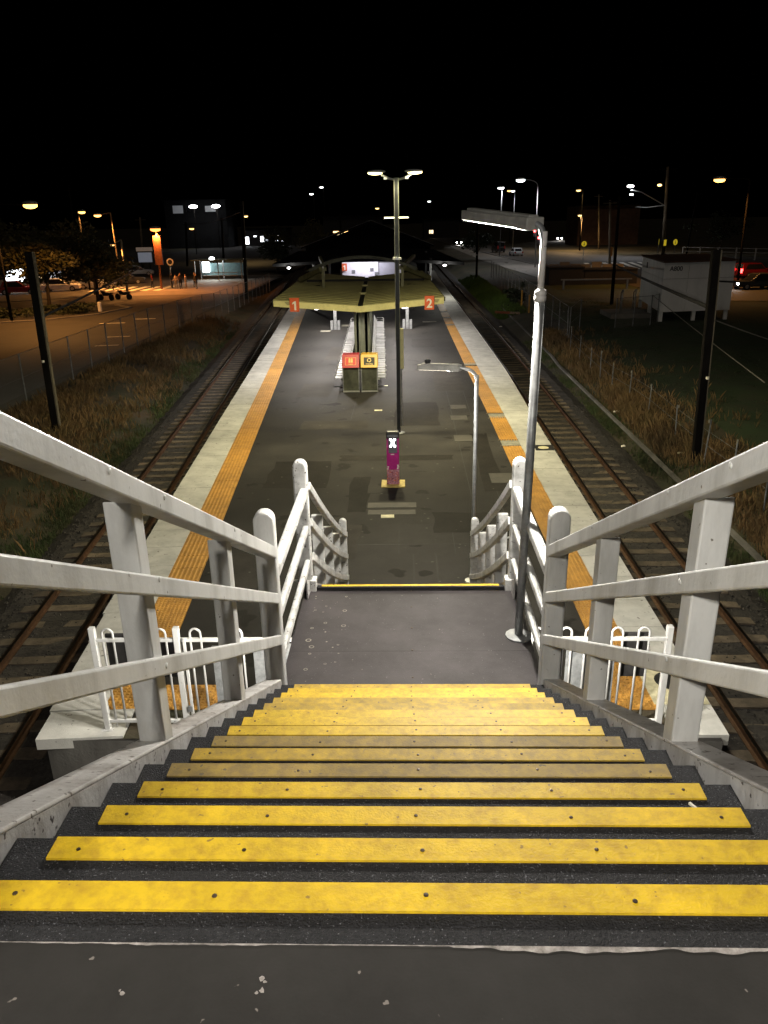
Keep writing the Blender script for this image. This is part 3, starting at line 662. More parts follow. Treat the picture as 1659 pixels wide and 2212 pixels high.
loop_fence(1.28, 3.24, 'white loop-top fence right of the stairs', [1.6, 1.96, 2.27, 2.6, 2.93], [3.24, 1.32], None, [(1.98, 2.32, .2, 1.2), (2.42, 2.60, .2, 1.2)])
def board(x0, x1, z0, z1, label):
    mb = MB(); mb.box(x0, x1, 7.24, 7.27, z0, z1); b = build('warning_board', mb, DARK, label=label, cat='sign', bevel=.004)
board(-3.92, -3.60, .78, 1.42, 'dark backed warning board at the outer end of the left fence')
board(-3.36, -2.99, .78, 1.34, 'dark backed warning board beside the gate of the left fence')
board(2.70, 3.02, .78, 1.42, 'dark backed warning board at the outer end of the right fence')
board(1.66, 1.95, .78, 1.34, 'dark backed warning board on the right fence nearest the stairs')

# ================================================================== bins, validator
def bin_(x, label, pm, lm, kind):
    rt = thing('litter_bin', (x, 28.55, 0), label, 'bin'); y0 = 28.45; y1 = 29.05; h = .325
    mb = MB(); mb.box(x-h+.03, x+h-.03, y0+.03, y1-.03, .06, .98); build('body_panel', mb, BINBODY, rt, bevel=.01)
    for sx in (-1, 1):
        mb = MB(); mb.box(x+sx*h-.035*(sx > 0), x+sx*h+.035*(sx < 0), y0, y0+.05, 0, 1.0); build('corner_post', mb, GALVD, rt)
    mb = MB(); mb.box(x-h, x+h, y0-.01, y0+.05, .02, .07); build('kick_rail', mb, STEEL, rt)
    mb = MB(); mb.prism([(y0-.06, .98), (y1, .98), (y1, 1.46), (y0+.16, 1.46)], 'x', x-h-.005, x+h+.005); hd = build('hood', mb, pm, rt, bevel=.012)
    # sloping face: from (y0-.06,.98) to (y0+.16,1.46)
    d = Vector((0, .22, .48)).normalized(); nrm = Vector((0, -.48, .22)).normalized(); c = Vector((x, y0+.05, 1.22))+nrm*.004
    def quad(w_, h0, h1, off, m, nm, par):
        mb = MB(); e = nrm*off
        mb.face([c+Vector((-w_, 0, 0))+d*h0+e, c+Vector((w_, 0, 0))+d*h0+e, c+Vector((w_, 0, 0))+d*h1+e, c+Vector((-w_, 0, 0))+d*h1+e]); return build(nm, mb, m, par)
    def print_(me, dx, dh, nm):
        o = link(nm, me, hd, c+Vector((dx, 0, 0))+d*dh+nrm*.009); o.rotation_euler = (math.atan2(.48, .22), 0, 0)
        o.matrix_parent_inverse = world_of(hd).inverted()
    quad(.21, -.16, .14, .003, LAY if kind == 'r' else LABK, 'label_plate', hd)
    if kind == 'r':
        quad(.20, -.15, .13, .006, REDL, 'label_face', hd)
        mb = MB(); mb.box(-.075, -.005, -.05, .09, 0, .002); mb.box(.012, .082, -.05, .09, 0, .002); mb.lathe((-.04, .09, 0), [(.035, 0), (.034, .002)], 10); mb.lathe((.047, .09, 0), [(.035, 0), (.034, .002)], 10)
        print_(mb.mesh('bin_icon', LAY), 0, -.01, 'bin_icon'); print_(text_mesh('waste', .07, LAY, .001), 0, -.115, 'lettering')
    else:
        mb = MB()
        for k in range(3):
            a0 = k*2.094+.25; n = 5
            mb.add([((.05+.035*q)*math.cos(a0+1.5*i/n), (.05+.035*q)*math.sin(a0+1.5*i/n)+.03, .001) for i in range(n+1) for q in (0, 1)], [(2*i, 2*i+1, 2*i+3, 2*i+2) for i in range(n)])
            a1 = a0+1.5; mb.face([(.036*math.cos(a1), .036*math.sin(a1)+.03, .0012), (.1*math.cos(a1), .1*math.sin(a1)+.03, .0012), (.068*math.cos(a1+.45), .068*math.sin(a1+.45)+.03, .0012)])
        print_(mb.mesh('recycling_icon', LAY), 0, 0, 'recycling_icon'); print_(text_mesh('recycling', .075, LAY, .001), 0, -.115, 'lettering')
bin_(-2.16, 'red topped waste bin beside the yellow one in front of the seats', REDP, REDL, 'r')
bin_(-1.44, 'yellow topped recycling bin beside the red one in front of the seats', YELP, LABK, 'y')

rt = thing('card_reader', (-.37, 17.3, 0), 'magenta fare card reader post with glowing symbol and flower print base', 'card reader')
mb = MB(); mb.box(-.67, -.07, 17.0, 17.55, 0, .035); build('plinth', mb, mat('yellow plinth', (.62, .47, .12), .6, 0, .2, 9), rt, bevel=.006)
mb = MB(); mb.box(-.525, -.215, 17.17, 17.45, .035, .42); build('floral_base', mb, FLORAL, rt, bevel=.008)
mb = MB(); mb.prism([(17.17, .42), (17.45, .42), (17.45, 1.24), (17.32, 1.24), (17.17, 1.0)], 'x', -.525, -.215); build('pillar', mb, PINK, rt, bevel=.012)
mb = MB(); mb.prism([(17.15, 1.24), (17.47, 1.24), (17.46, 1.33), (17.40, 1.40), (17.25, 1.40), (17.17, 1.33)], 'x', -.53, -.21); build('head_cap', mb, NAVY, rt, bevel=.03)
mb = MB(); mb.box(-.475, -.265, 17.155, 17.172, .86, 1.25); fp = build('face_panel', mb, GREYP, rt, bevel=.01)
mb = MB()
for sx, z in ((-.05, 1.21), (.05, 1.21), (-.05, 1.045), (.05, 1.045)): mb.lathe((0, 0, 0), [(.031, 0), (.031, .002)], 10) if False else mb.add([(-.37+sx+.031*math.cos(j*.6283), 17.152, z+.031*math.sin(j*.6283)) for j in range(10)], [tuple(range(10))])
mb.face([(-.41, 17.1515, 1.075), (-.33, 17.1515, 1.075), (-.335, 17.1515, 1.185), (-.405, 17.1515, 1.185)])
mb.face([(-.40, 17.151, 1.17), (-.34, 17.151, 1.17), (-.32, 17.151, 1.215), (-.37, 17.151, 1.19), (-.42, 17.151, 1.215)])
build('lit_symbol', mb, glow('white lit symbol', (.9, .95, 1), 5), fp)
mb = MB(); mb.box(-.42, -.335, 17.164, 17.168, .815, .835); build('printed_line', mb, WPRINT, fp)
for i, (x, z) in enumerate([(-.5, .45), (-.24, .5), (-.25, .46), (-.49, .5), (-.245, .54)]):
    mb = MB(); mb.add([(x+.022*math.cos(j*.785), 17.166, z+.022*math.sin(j*.785)) for j in range(8)], [tuple(range(8))]); build('petal', mb, WPRINT, rt)

# ================================================================== platform canopy
CA = -.03
cn = thing('platform_canopy', (-1.92, 32, 0), 'lit yellow butterfly canopy with central gutter over the platform seats', 'canopy', rz=-CA)
def cl(name, mb, m, parent=None, **k): return build(name, mb, m, parent or cn, local=True, **k)
XL, XR, ZC, ZE = -3.65, 3.52, 2.92, 3.22
def roof_sheet(xe):
    mb = MB(); n = 1; p = .76/n; x0 = -.11 if xe < 0 else .11
    prof = []
    for i in range(n): prof += [(i*p, 0), (i*p+.02, .026), (i*p+.2, .026), (i*p+.22, 0)]
    prof.append((.755, 0)); vs = []; fs = []
    for y, z in prof: vs += [(x0, y, ZC+.02+z), (xe, y, ZE+.02+z), (x0, y, ZC+.005+z), (xe, y, ZE+.005+z)]
    for i in range(len(prof)-1): a = 4*i; fs += [(a, a+1, a+5, a+4), (a+2, a+6, a+7, a+3)]
    mb.add(vs, fs); return mb.mesh('roof_sheet', CANOPY)
for xe in (XL, XR):
    me = roof_sheet(xe)
    for i in range(23): link('roof_sheet', me, cn, (0, .05+i*.76, 0), local=True)
mb = MB(); mb.box(-.17, .17, .02, 17.55, ZC-.16, ZC-.035); cl('valley_gutter', mb, BLACK)
mb = MB()
for y in (5.6, 10.4): mb.box(-.17, .17, y, y+.12, ZC-.015, ZC+.07)
cl('gutter_strap', mb, FASCIA)
for (xa, xb) in ((XL, 0), (0, XR)):
    mb = MB(); za = ZE if xa == XL else ZC; zb = ZC if xb == 0 else ZE
    mb.add([(xa, -.03, za-.25), (xb, -.03, zb-.25), (xb, -.03, zb), (xa, -.03, za), (xa, .03, za-.25), (xb, .03, zb-.25), (xb, .03, zb), (xa, .03, za)], [(0,1,2,3), (7,6,5,4), (0,4,5,1), (3,2,6,7), (0,3,7,4), (1,5,6,2)])
    f = cl('fascia', mb, FASCIA)
    mb = MB()
    for k in range(3):
        xm = (XL+.62) if xa == XL else (XR-.32); mb.box(xm-.13+.03*k, xm+.13-.03*k, -.036, -.031, ZE-.10-.045*k, ZE-.08-.045*k)
    build('small_print', mb, LABK, f, local=True)
for xe in (XL, XR):
    mb = MB(); mb.box(xe-.06, xe+.06, .04, 17.55, ZE-.16, ZE-.0); cl('edge_gutter', mb, BLACK)
for y in (1.4, 6.6, 11.8, 16.8):
    mb = MB(); mb.lathe((0, y, 0), [(.20, 0), (.20, .02), (.14, .03), (.14, ZC-.1)], 16); cl('column', mb, DGREEN, smooth=False)
    for xe in (XL, XR):
        mb = MB(); mb.beam((0, y, ZC-.22), (xe*.97, y, ZE-.14), .12, .16); cl('rafter', mb, GREEN)
def sign_no(txt, x, z, label, y=31.86, s=1.):
    rt = thing('platform_number_sign', (x, y, z), label, 'sign')
    mb = MB(); mb.box(x-.20*s, x+.20*s, y-.02, y+.02, z-.27*s, z+.27*s); build('board', mb, ORSIGN, rt, bevel=.008)
    mb = MB(); mb.box(x-.205*s, x+.205*s, y-.022, y+.06, z+.265*s, z+.29*s); build('top_box', mb, ORSIGN, rt)
    if txt == '1':
        mb = MB(); mb.prism([(x-.01*s, z-.21*s), (x+.07*s, z-.21*s), (x+.07*s, z+.16*s), (x+.01*s, z+.16*s), (x-.09*s, z+.09*s), (x-.09*s, z+.02*s), (x-.01*s, z+.07*s)], 'y', y-.026, y-.022); build('numeral', mb, WPRINT, rt)
    else:
        o = link('numeral', text_mesh(txt, .50*s, WPRINT, .003), rt, (x, y-.026, z-.03)); o.rotation_euler = (R(90), 0, 0)
sign_no('1', -4.68, 3.02, 'orange platform sign reading 1 at the left end of the canopy')
sign_no('2', .98, 3.02, 'orange platform sign reading 2 at the right end of the canopy')
# canopy lights
k = 0
for y, pw in ((.25, 32), (5, 30), (9.5, 30), (14, 30)):
    for sx, nm in ((-1, 'left'), (1, 'right')):
        pos = ['at the front edge', 'in the second row', 'in the third row', 'in the rear row'][int(y/4.6)]
        x = sx*1.86-.03*0; wx = -1.92+x*math.cos(CA)+y*math.sin(CA)*1; wy = 32+y; z = 2.86
        rt = thing('canopy_light', (wx, wy, z), f'white canopy light on the {nm} side, {pos}', 'light', 'lights under the platform canopy')
        mb = MB(); mb.ellipsoid((wx, wy, z-.02), .16, .13, .07, 10, 5); build('diffuser', mb, glow('canopy light diffuser', (1, .97, .95), 6), rt, smooth=True)
        mb = MB(); mb.box(wx-.12, wx+.12, wy-.1, wy+.1, z+.04, z+.09); build('bracket', mb, GALVD, rt)
        lamp('canopy_glow', 'SPOT', (wx, wy, z-.11), (1, .93, .88), pw*20, rt, size=.15, spot=165, blend=.4)
# windbreak spine between the seat rows
rt = thing('windbreak_screen', (-2.1, 38, 0), 'olive windbreak screen standing between the two seat rows', 'screen', rz=-CA)
for x in (-.3, .3):
    for i in range(4):
        mb = MB(); mb.box(x-.02, x+.02, -4.2+i*2.6, -4.2+i*2.6+2.55, .15, 2.3); build('panel', mb, GREEN if i < 1 else GALVD, rt, local=True)
    for i in range(5):
        mb = MB(); mb.box(x-.05, x+.05, -4.25+i*2.6, -4.17+i*2.6, 0, 2.5); build('post', mb, DGREEN, rt, local=True)
# seats: perforated steel benches back to back
def bench_meshes():
    seat = MB(); seat.path([(0, -.25, 0), (0, .25, 0)], [(-.02, .40), (.02, .40), (.02, .0), (.0, -.02), (-.2, -.0), (-.4, .02), (-.42, .0), (-.40, -.02), (-.2, -.035), (.02, -.05)]) if False else None
    s = MB(); s.box(.55, .98, -.2, .2, .43, .455); s.box(.97, 1.0, -.2, .2, .40, .45)
    b = MB(); b.beam((.56, 0, .50), (.44, 0, .82), .4, .025, up=(1, 0, .3))
    a = MB(); a.tube([(.56, 0, .46), (.60, 0, .66), (.95, 0, .66), (1.02, 0, .60), (.99, 0, .46)], .014, 7)
    l = MB(); l.tube([(.62, 0, .42), (.66, 0, .04)], .025, 7); l.tube([(.5, 0, .02), (1.08, 0, .02)], .022, 7)
    m = MB(); m.box(.70, .77, -2.2, 2.2, .36, .42)
    return {n: x.mesh(n, STEEL) for n, x in (('seat', s), ('backrest', b), ('armrest', a), ('leg', l), ('support_beam', m))}
BM = bench_meshes()
order = ['nearest the bins', 'second from the bins', 'third from the bins', 'farthest from the bins']
for sx, nm in ((1, 'right'), (-1, 'left')):
    for i in range(4):
        y = 31.3+4.55*i; xc = -1.92-.03*(y-32)
        rt = thing('steel_bench', (xc, y, 0), f'perforated steel bench on the {nm} of the windbreak, {order[i]}', 'bench', 'steel benches under the canopy', rz=-CA+(0 if sx > 0 else math.pi))
        link('support_beam', BM['support_beam'], rt, local=True)
        for j in range(8):
            link('seat', BM['seat'], rt, (0, -1.96+.56*j, 0), local=True); link('backrest', BM['backrest'], rt, (0, -1.96+.56*j, 0), local=True)
        for j in range(5): link('armrest', BM['armrest'], rt, (0, -2.24+1.12*j, 0), local=True)
        for yy in (-1.7, 1.7): link('leg', BM['leg'], rt, (0, yy, 0), local=True)

# ================================================================== station building with the arched roof
sb = thing('station_building', (-2.9, 61, 0), 'station building with arched roof and bright white end wall behind the canopy', 'building')
def arch(t, y, wd=4.1, z0=2.85, rise=1.0, cx=-3.2): return (cx+wd*t, y, z0+rise*(1-t*t))
mb = MB(); n = 14
mb.box(-4.8, -2.05, 60, 60.2, 0, 3.3); build('end_wall', mb, WALLW, sb)
mb = MB(); mb.box(-2.0, -.75, 60.05, 60.25, 0, 3.25); wn = build('window', mb, mat('frosted window', (.42, .42, .46), .4, 0, .05, 3), sb)
mb = MB(); mb.box(-2.06, -.7, 59.98, 60.03, 3.25, 3.32); build('frame', mb, DARK, wn)
mb = MB(); mb.box(-.74, -.3, 60, 60.2, 0, 3.3); build('end_wall', mb, WALLW, sb)
mb = MB()
for i in range(n):
    t0, t1 = -1+2*i/n, -1+2*(i+1)/n
    for dz in (0, -.07): mb.cur = 0 if dz == 0 else 1; mb.face([Vector(arch(t0, 57.4))+Vector((0,0,dz)), Vector(arch(t1, 57.4))+Vector((0,0,dz)), Vector(arch(t1, 66))+Vector((0,0,dz)), Vector(arch(t0, 66))+Vector((0,0,dz))])
build('arched_roof', mb, [ROOFD, mat('pale soffit', (.30, .29, .31), .7)], sb)
mb = MB(); mb.path([arch(-1+2*i/n, 57.35) for i in range(n+1)], [(-.06, -.09), (.06, -.09), (.06, .09), (-.06, .09)], up=(0, 1, 0)); build('arch_beam', mb, DGREEN, sb)
for x, z in ((-3.95, 2.62), (-2.55, 2.75), (-2.2, 2.45)):
    mb = MB(); mb.box(x-.13, x+.13, 59.95, 60, z-.12, z+.12); build('vent', mb, GALVD, sb)
for x in (-6.9, .6):
    mb = MB(); mb.box(x-.1, x+.1, 57.5, 57.7, 0, 2.9); build('column', mb, GALVD, sb)
mb = MB(); mb.box(-5.0, -.3, 60.3, 66, 0, 2.8); build('building_body', mb, GALVD, sb)
lamp('wall_wash_light', 'AREA', (-2.9, 58.6, 3.55), (.92, .88, 1), 48, sb, size=3.0, size_y=.3, target=(-2.9, 60, 2.6))
sign_no('1', -4.62, 2.95, 'small orange sign reading 1 fixed to the bright white end wall', y=59.8, s=.95)
for x in (-4.34, .09):
    mb = MB(); mb.box(x-.09, x+.09, 46.9, 47.1, .0, 3.0); c_ = build('side_column', mb, GALV, cn)
    for sx in (-1, 1):
        mb = MB(); mb.box(x+sx*.21-.08, x+sx*.21+.08, 46.85, 47.15, 0, .55); build('foot_shroud', mb, GALV, c_)
# raised steel arch frame standing over the canopy roof
AFG = mat('arch frame paint', (.30, .29, .14), .5, .1, .2, 6)
af = thing('steel_arch_frame', (-2.1, 39.6, 3), 'green steel arch frame with splayed struts standing over the canopy roof', 'frame')
for x, s in ((-4.2, -1), (-.16, 1)):
    mb = MB(); mb.box(x-.07, x+.07, 39.5, 39.64, 3.05, 4.02); build('post', mb, AFG, af)
    mb = MB(); mb.lathe((x, 39.57, 3.03), [(.2, 0), (.2, .03)], 10); build('foot', mb, BLACK, af)
    mb = MB(); mb.beam((x+s*.1, 39.6, 4.0), (x+s*1.45, 41.5, 3.35), .2, .24); build('strut_or_shadow_bar', mb, AFG, af)
    mb = MB(); mb.beam((x-s*.1, 39.6, 4.0), (x-s*.1+s*.75, 44.5, 4.35), .15, .17); build('strut_or_shadow_bar', mb, AFG, af)
    mb = MB(); mb.beam((x+s*.3, 40.2, 3.12), (x+s*1.2, 38.9, 3.10), .14, .10); build('strut_or_shadow_bar', mb, BLACK, af)  # black bar lying on the roof as a painted shadow line
mb = MB(); mb.path([(-2.18+2.75*t, 39.7, 4.55-.62*t*t) for t in np.linspace(-1, 1, 13)], [(-.07, -.08), (.07, -.08), (.07, .08), (-.07, .08)], up=(0, 1, 0)); build('arch_beam', mb, DGREEN, af)
mb = MB(); mb.beam((-5.3, 41.6, 3.30), (1.0, 41.6, 3.28), .16, .10); build('roof_shadow_bar', mb, BLACK, af)  # black bar stands in for the shadow band across the canopy roof
gr_ = thing('gabled_hall', (-4, 104, 0), 'dark gabled hall roof with pale highlight lines on its ridge edges rising behind the platform roofs', 'building')
for (xa, za, xb, zb) in ((-13, 3.2, -4.2, 6.2), (-4.2, 6.2, 3.6, 3.2)):
    mb = MB(); mb.add([(xa, 100, za), (xb, 100, zb), (xb-1.5, 125, zb), (xa-1.5, 125, za), (xa, 100, za-.2), (xb, 100, zb-.2), (xb-1.5, 125, zb-.2), (xa-1.5, 125, za-.2)], [(0,1,2,3), (7,6,5,4), (0,4,5,1), (1,5,6,2), (2,6,7,3), (3,7,4,0)]); sl_ = build('roof_slope', mb, ROOFD, gr_)
    mb = MB(); mb.beam((xa, 99.95, za+.02), (xb, 99.95, zb+.02), .1, .08); build('ridge_highlight', mb, GALVD, sl_)  # pale strip paints in the highlight along the lit roof edge
mb = MB(); mb.prism([(-12.5, 0), (3.2, 0), (3.2, 3.2), (-4.2, 5.95), (-12.5, 3.2)], 'y', 101, 101.2); build('gable_wall', mb, ROOFD, gr_)
# rear platform roofs, unlit
rr = thing('rear_platform_canopy', (-2.9, 70, 0), 'wide black rear platform roof beyond the arched building', 'canopy')
for (xa, za, xb, zb, ya, yb) in ((-11.2, 2.95, -2.9, 3.3, 66.5, 95), (-2.9, 3.3, 4.95, 2.85, 66.5, 95)):
    mb = MB(); mb.add([(xa, ya, za), (xb, ya, zb), (xb-1.5, yb, zb), (xa-1.5, yb, za), (xa, ya, za-.25), (xb, ya, zb-.25), (xb-1.5, yb, zb-.25), (xa-1.5, yb, za-.25)], [(0,1,2,3), (7,6,5,4), (0,4,5,1), (1,5,6,2), (2,6,7,3), (3,7,4,0)]); build('roof_slab', mb, ROOFD, rr)
for x in (-8, 2.2):
    for y in (69, 84):
        mb = MB(); mb.tube([(x, y, 0), (x, y, 3.1)], .12, 8); build('column', mb, GALVD, rr)
for x, y, nm in ((-9.8, 66.3, 'left'), (3.3, 66.3, 'right')):
    mb = MB(); mb.ellipsoid((x, y, 2.62), .15, .1, .08, 8, 4); el_ = build('roof_edge_light', mb, glow('small white lamp', (1, .96, .9), 8), cat='light', label=f'small white light under the {nm} edge of the black rear roof'); lamp('edge_light', 'POINT', (x, y-.25, 2.5), (1, .97, .85), 170, el_, size=.06)

# ================================================================== masts, fences, cables
def mast(x, y, z0, h, label, wd=.30, lean=0., m=TIMB, arm=False):
    rt = thing('overhead_line_mast', (x, y, z0), label, 'mast')
    mb = MB(); mb.beam((x, y, z0), (x+lean, y, z0+h), wd, wd*.8, up=(0, 1, 0)); build('shaft', mb, m, rt, bevel=.02)
    mb = MB(); mb.beam((x+wd*.56, y, z0), (x+lean+wd*.56, y, z0+h), .05, wd*.6, up=(0, 1, 0)); build('lit_mast_edge', mb, mat('lit mast edge paint', (.20, .17, .11), .7, 0, .2, 5), rt)  # paler strip paints the lit right edge beside the dark shaft
    mb = MB(); mb.lathe((x, y-wd*.45, z0+h*.42), [(.05, 0), (.05, .08)], 8); build('marker', mb, WPRINT, rt)
    return rt
mast(-13.04, 26.2, -1.0, 6.5, 'thick dark mast standing in the grass left of the tracks', .26, .12)
mast(9.02, 22.0, -1.0, 6.35, 'thick dark mast standing in the grass right of the tracks', .23, -.2)
mast(-15.7, 77, -.85, 9.0, 'slim dark mast beside the far end of the left fence', .30, .2)
mast(8.93, 99.7, -.9, 6.7, 'slim dark mast rising from the green verge far right of the platform', .24, 0)
def cable(p0, p1, sagm, r_, m, label):
    mb = MB(); p0 = Vector(p0); p1 = Vector(p1); pts = []
    for i in range(13): t = i/12; p = p0.lerp(p1, t); p.z -= sagm*4*t*(1-t); pts.append(p)
    mb.tube(pts, r_, 6); build('cable', mb, m, label=label, cat='cable')
cable((-12.9, 26.2, 3.3), (-27.2, 80.8, 2.1), .05, .05, CABLE, 'thick black cable slanting from the left mast across the car park')
cable((8.85, 22, 3.75), (17.1, 64.7, 2.5), .05, .06, CABLE, 'thick black cable slanting from the right mast to the dark pole')
cable((8.85, 22, 4.5), (24, 34, 3.2), .1, .03, CABLE, 'dark cable running from the right mast out to the right')
cable((16.4, 52, 1.3), (11.7, 24, 1.12), .05, .02, CABLEP, 'pale wire slanting across the lawn toward the right mast')
cable((8.9, 22.1, 3.45), (13.5, 25.5, 1.9), .03, .02, CABLEP, 'pale stay wire anchored low on the right mast')
cable((-15.6, 77, 7.2), (-38, 139, 6.2), .5, .03, CABLE, 'thin black cable high over the left street')

def chain_fence(pts, step, h, label, y_z=None):
    rt = thing('chain_link_fence', (pts[0][0], pts[0][1], -.8), label, 'fence'); line = []
    for i in range(len(pts)-1):
        a, b = Vector(pts[i]), Vector(pts[i+1]); n = max(1, round((b-a).length/step))
        line += [a.lerp(b, k/n) for k in range(n)]
    line.append(Vector(pts[-1]))
    for i, p in enumerate(line):
        z = hgt(p[0], p[1]); mb = MB(); mb.tube([(p[0], p[1], z-.1), (p[0]+random.uniform(-.04, .04), p[1], z+h)], .035, 6); build('post', mb, GALVD, rt)
        if i:
            q = line[i-1]; zq = hgt(q[0], q[1])
            mb = MB(); mb.face([(q[0], q[1], zq), (p[0], p[1], z), (p[0], p[1], z+h-.05), (q[0], q[1], zq+h-.05)]); build('wire_mesh', mb, CHAIN, rt)
    mb = MB(); mb.tube([(p[0], p[1], hgt(p[0], p[1])+h-.03) for p in line], .015, 5); mb.tube([(p[0], p[1], hgt(p[0], p[1])+h*.5) for p in line], .008, 4); build('top_wire', mb, GALVD, rt)
    return rt
chain_fence([(-16.3, 18), (-16.6, 34), (-16.6, 49), (-15.1, 61), (-15.4, 72), (-15.9, 92)], 2.6, 2.05, 'long chain-link fence between the left track and the car park')
chain_fence([(9.9, 46.9), (10.3, 60), (10.6, 98)], 3.0, 2.05, 'chain-link fence running away along the right track')
chain_fence([(10.0, 46.9), (11.3, 50.1)], 3.4, 2.0, 'chain-link gate leaf standing open near the right track')
chain_fence([(13.67, 50.4), (16.4, 51.9), (17.2, 53)], 1.8, 1.9, 'short chain-link fence in front of the white hut')
rt = thing('wire_fence', (9.2, 30, -.9), 'low wire fence of thin pale posts along the right bank', 'fence'); prev = None
for y in (17.6, 19.7, 21.8, 24.6, 28.1, 30.6, 32.9, 35.1, 37.3, 40.2, 43.1):
    x = 9.25+random.uniform(-.12, .12); z = hgt(x, y); hh = random.uniform(1.15, 1.4)
    mb = MB(); mb.tube([(x, y, z-.1), (x+random.uniform(-.06, .06), y, z+hh)], .022, 6); p = build('post', mb, GALVD, rt)
    mb = MB(); mb.tube([(x, y, z+hh-.1), (x, y, z+hh)], .026, 6); build('cap', mb, COVER, p)
    if prev:
        for f in (.45, .8):
            mb = MB(); mb.tube([(prev[0], prev[1], prev[2]+1.25*f), (x, y, z+1.25*f)], .006, 4); build('wire', mb, GALVD, rt)
    prev = (x, y, z)
mb = MB(); mb.path([(8.05-.002*(y-20)+(.45 if y > 40 else .2)*(y-12)/50, y, -1.17) for y in range(10, 72, 3)], [(-.06, 0), (.06, 0), (.06, .09), (-.06, .09)]); build('cable_duct', mb, CONCW, label='pale cable duct running along the foot of the right bank', cat='duct')

# ================================================================== grass and weeds
def grass(name, n, region, hmin, hmax, m, label, wd=.02, clump=4):
    vs = []; fs = []; k = 0; tries = 0
    while k < n and tries < n*8:
        tries += 1; x, y, keep = region()
        if random.random() > keep: continue
        z = hgt(x, y)-.02
        hh0 = random.uniform(hmin, hmax)
        for c in range(clump):
            a = random.random()*6.283; h = hh0*random.uniform(.6, 1.1); xx = x+random.uniform(-.12, .12); yy = y+random.uniform(-.12, .12)
            lean = random.uniform(.1, .55)*h; dx, dy = math.cos(a), math.sin(a); w_ = wd*random.uniform(.6, 1.4)
            i = len(vs); vs += [(xx-dy*w_, yy+dx*w_, z), (xx+dy*w_, yy-dx*w_, z), (xx+dx*lean*.4, yy+dy*lean*.4, z+h*.62), (xx+dx*lean, yy+dy*lean, z+h)]
            fs += [(i, i+1, i+2), (i+2, i+1, i+3)] if False else [(i, i+1, i+2), (i, i+2, i+3)]
        k += 1
    me = bpy.data.meshes.new(name); me.from_pydata(vs, [], fs); me.materials.append(m); me.update()
    o = link(name, me); tag(o, label, 'grass', None, 'stuff')
nz = lambda x, y: .5+.5*math.sin(x*1.3+y*.7+math.sin(y*.31)*2)*math.sin(y*.42-x*.5)
def regL():
    y = 8+54*random.random()**1.5; x = random.uniform(-16.2, tl(y)-2.2); d = (tl(y)-2.2)-x
    return x, y, nz(x, y)*(.25 if d < .8 else 1)
def regLg():
    y = 10+50*random.random()**1.5; x = tl(y)-1.9-abs(random.gauss(0, .8)); return x, y, nz(x*1.5, y*1.2)**1.5
def regR():
    y = 9+42*random.random()**1.4; x = tr(y)+2.7+abs(random.gauss(0, 1.3)); return x, y, nz(x, y)
def regRg():
    y = 10+40*random.random()**1.4; x = tr(y)+2.0+abs(random.gauss(0, .8)); return x, y, nz(x*1.2, y)**2
def regRs():
    y = 12+58*random.random()**1.3; x = random.uniform(10.5, 24); return x, y, .9
def regFar():
    y = random.uniform(62, 104); x = tr(y)+1.7+random.random()*2.6; return x, y, 1
grass('dry_grass', 9500, regL, .12, .48, GRASS_T, 'dry brown grass covering the left bank', .010, 5)
grass('green_weeds', 4200, regLg, .08, .28, GRASS_G, 'green weeds along the left ballast edge', .016)
grass('dry_grass', 6500, regR, .12, .5, GRASS_T, 'dry golden grass covering the right bank', .010, 5)
grass('green_weeds', 3600, regRg, .08, .26, GRASS_G, 'dark green weeds at the foot of the right bank', .016)
grass('lawn_grass', 6000, regRs, .05, .12, mat('lawn blades', (.035, .062, .018), .9, 0, .3, 1), 'short dark green lawn around the white hut', .02, 3)
grass('verge_grass', 3500, regFar, .12, .4, mat('bright verge grass', (.11, .19, .02), .85, 0, .3, .8, (.075, .125, .02), .5), 'bright green verge grass far right of the platform', .03, 5)
def litter(x, y, s, m, label, sh):
    mb = MB(); z = hgt(x, y)+.26 if abs(x) < 8 else hgt(x, y)+.06
    if sh: mb.add([(x-s, y-s*.4, z), (x+s, y-s*.5, z+.02), (x+s*.9, y+s*.5, z+.05), (x-s*.8, y+s*.4, z+.03), (x, y, z+.07)], [(0, 1, 4), (1, 2, 4), (2, 3, 4), (3, 0, 4), (3, 2, 1, 0)])
    else: mb.tube([(x-s, y, z+.03), (x+s, y+s*.3, z+.03)], .03, 7)
    build('litter', mb, m, label=label, cat='litter')
litter(-9.3, 20.5, .16, WPRINT, 'white scrap of litter in the left bank weeds', True); litter(7.45, 24.5, .08, WPRINT, 'small white scrap beside the right ballast under the bank', True)
litter(8.5, 29.5, .14, WPRINT, 'crumpled pale litter at the foot of the tall right grass', True); litter(6.9, 56, .12, WPRINT, 'white scrap lying far along the right ballast', True)
litter(8.9, 22.9, .13, CREAM, 'pale bottle lying at the base of the right mast', False)
mb = MB(); mb.lathe((-.65, 9.2, 0), [(.01, 0)], 3) if False else mb.beam((.935, .815, Z0-3*RS+.006), (.95, .785, Z0-3*RS+.006), .008, .008); build('cigarette_butt', mb, WPRINT, label='tiny white cigarette butt on a black stair tread at the right', cat='litter')

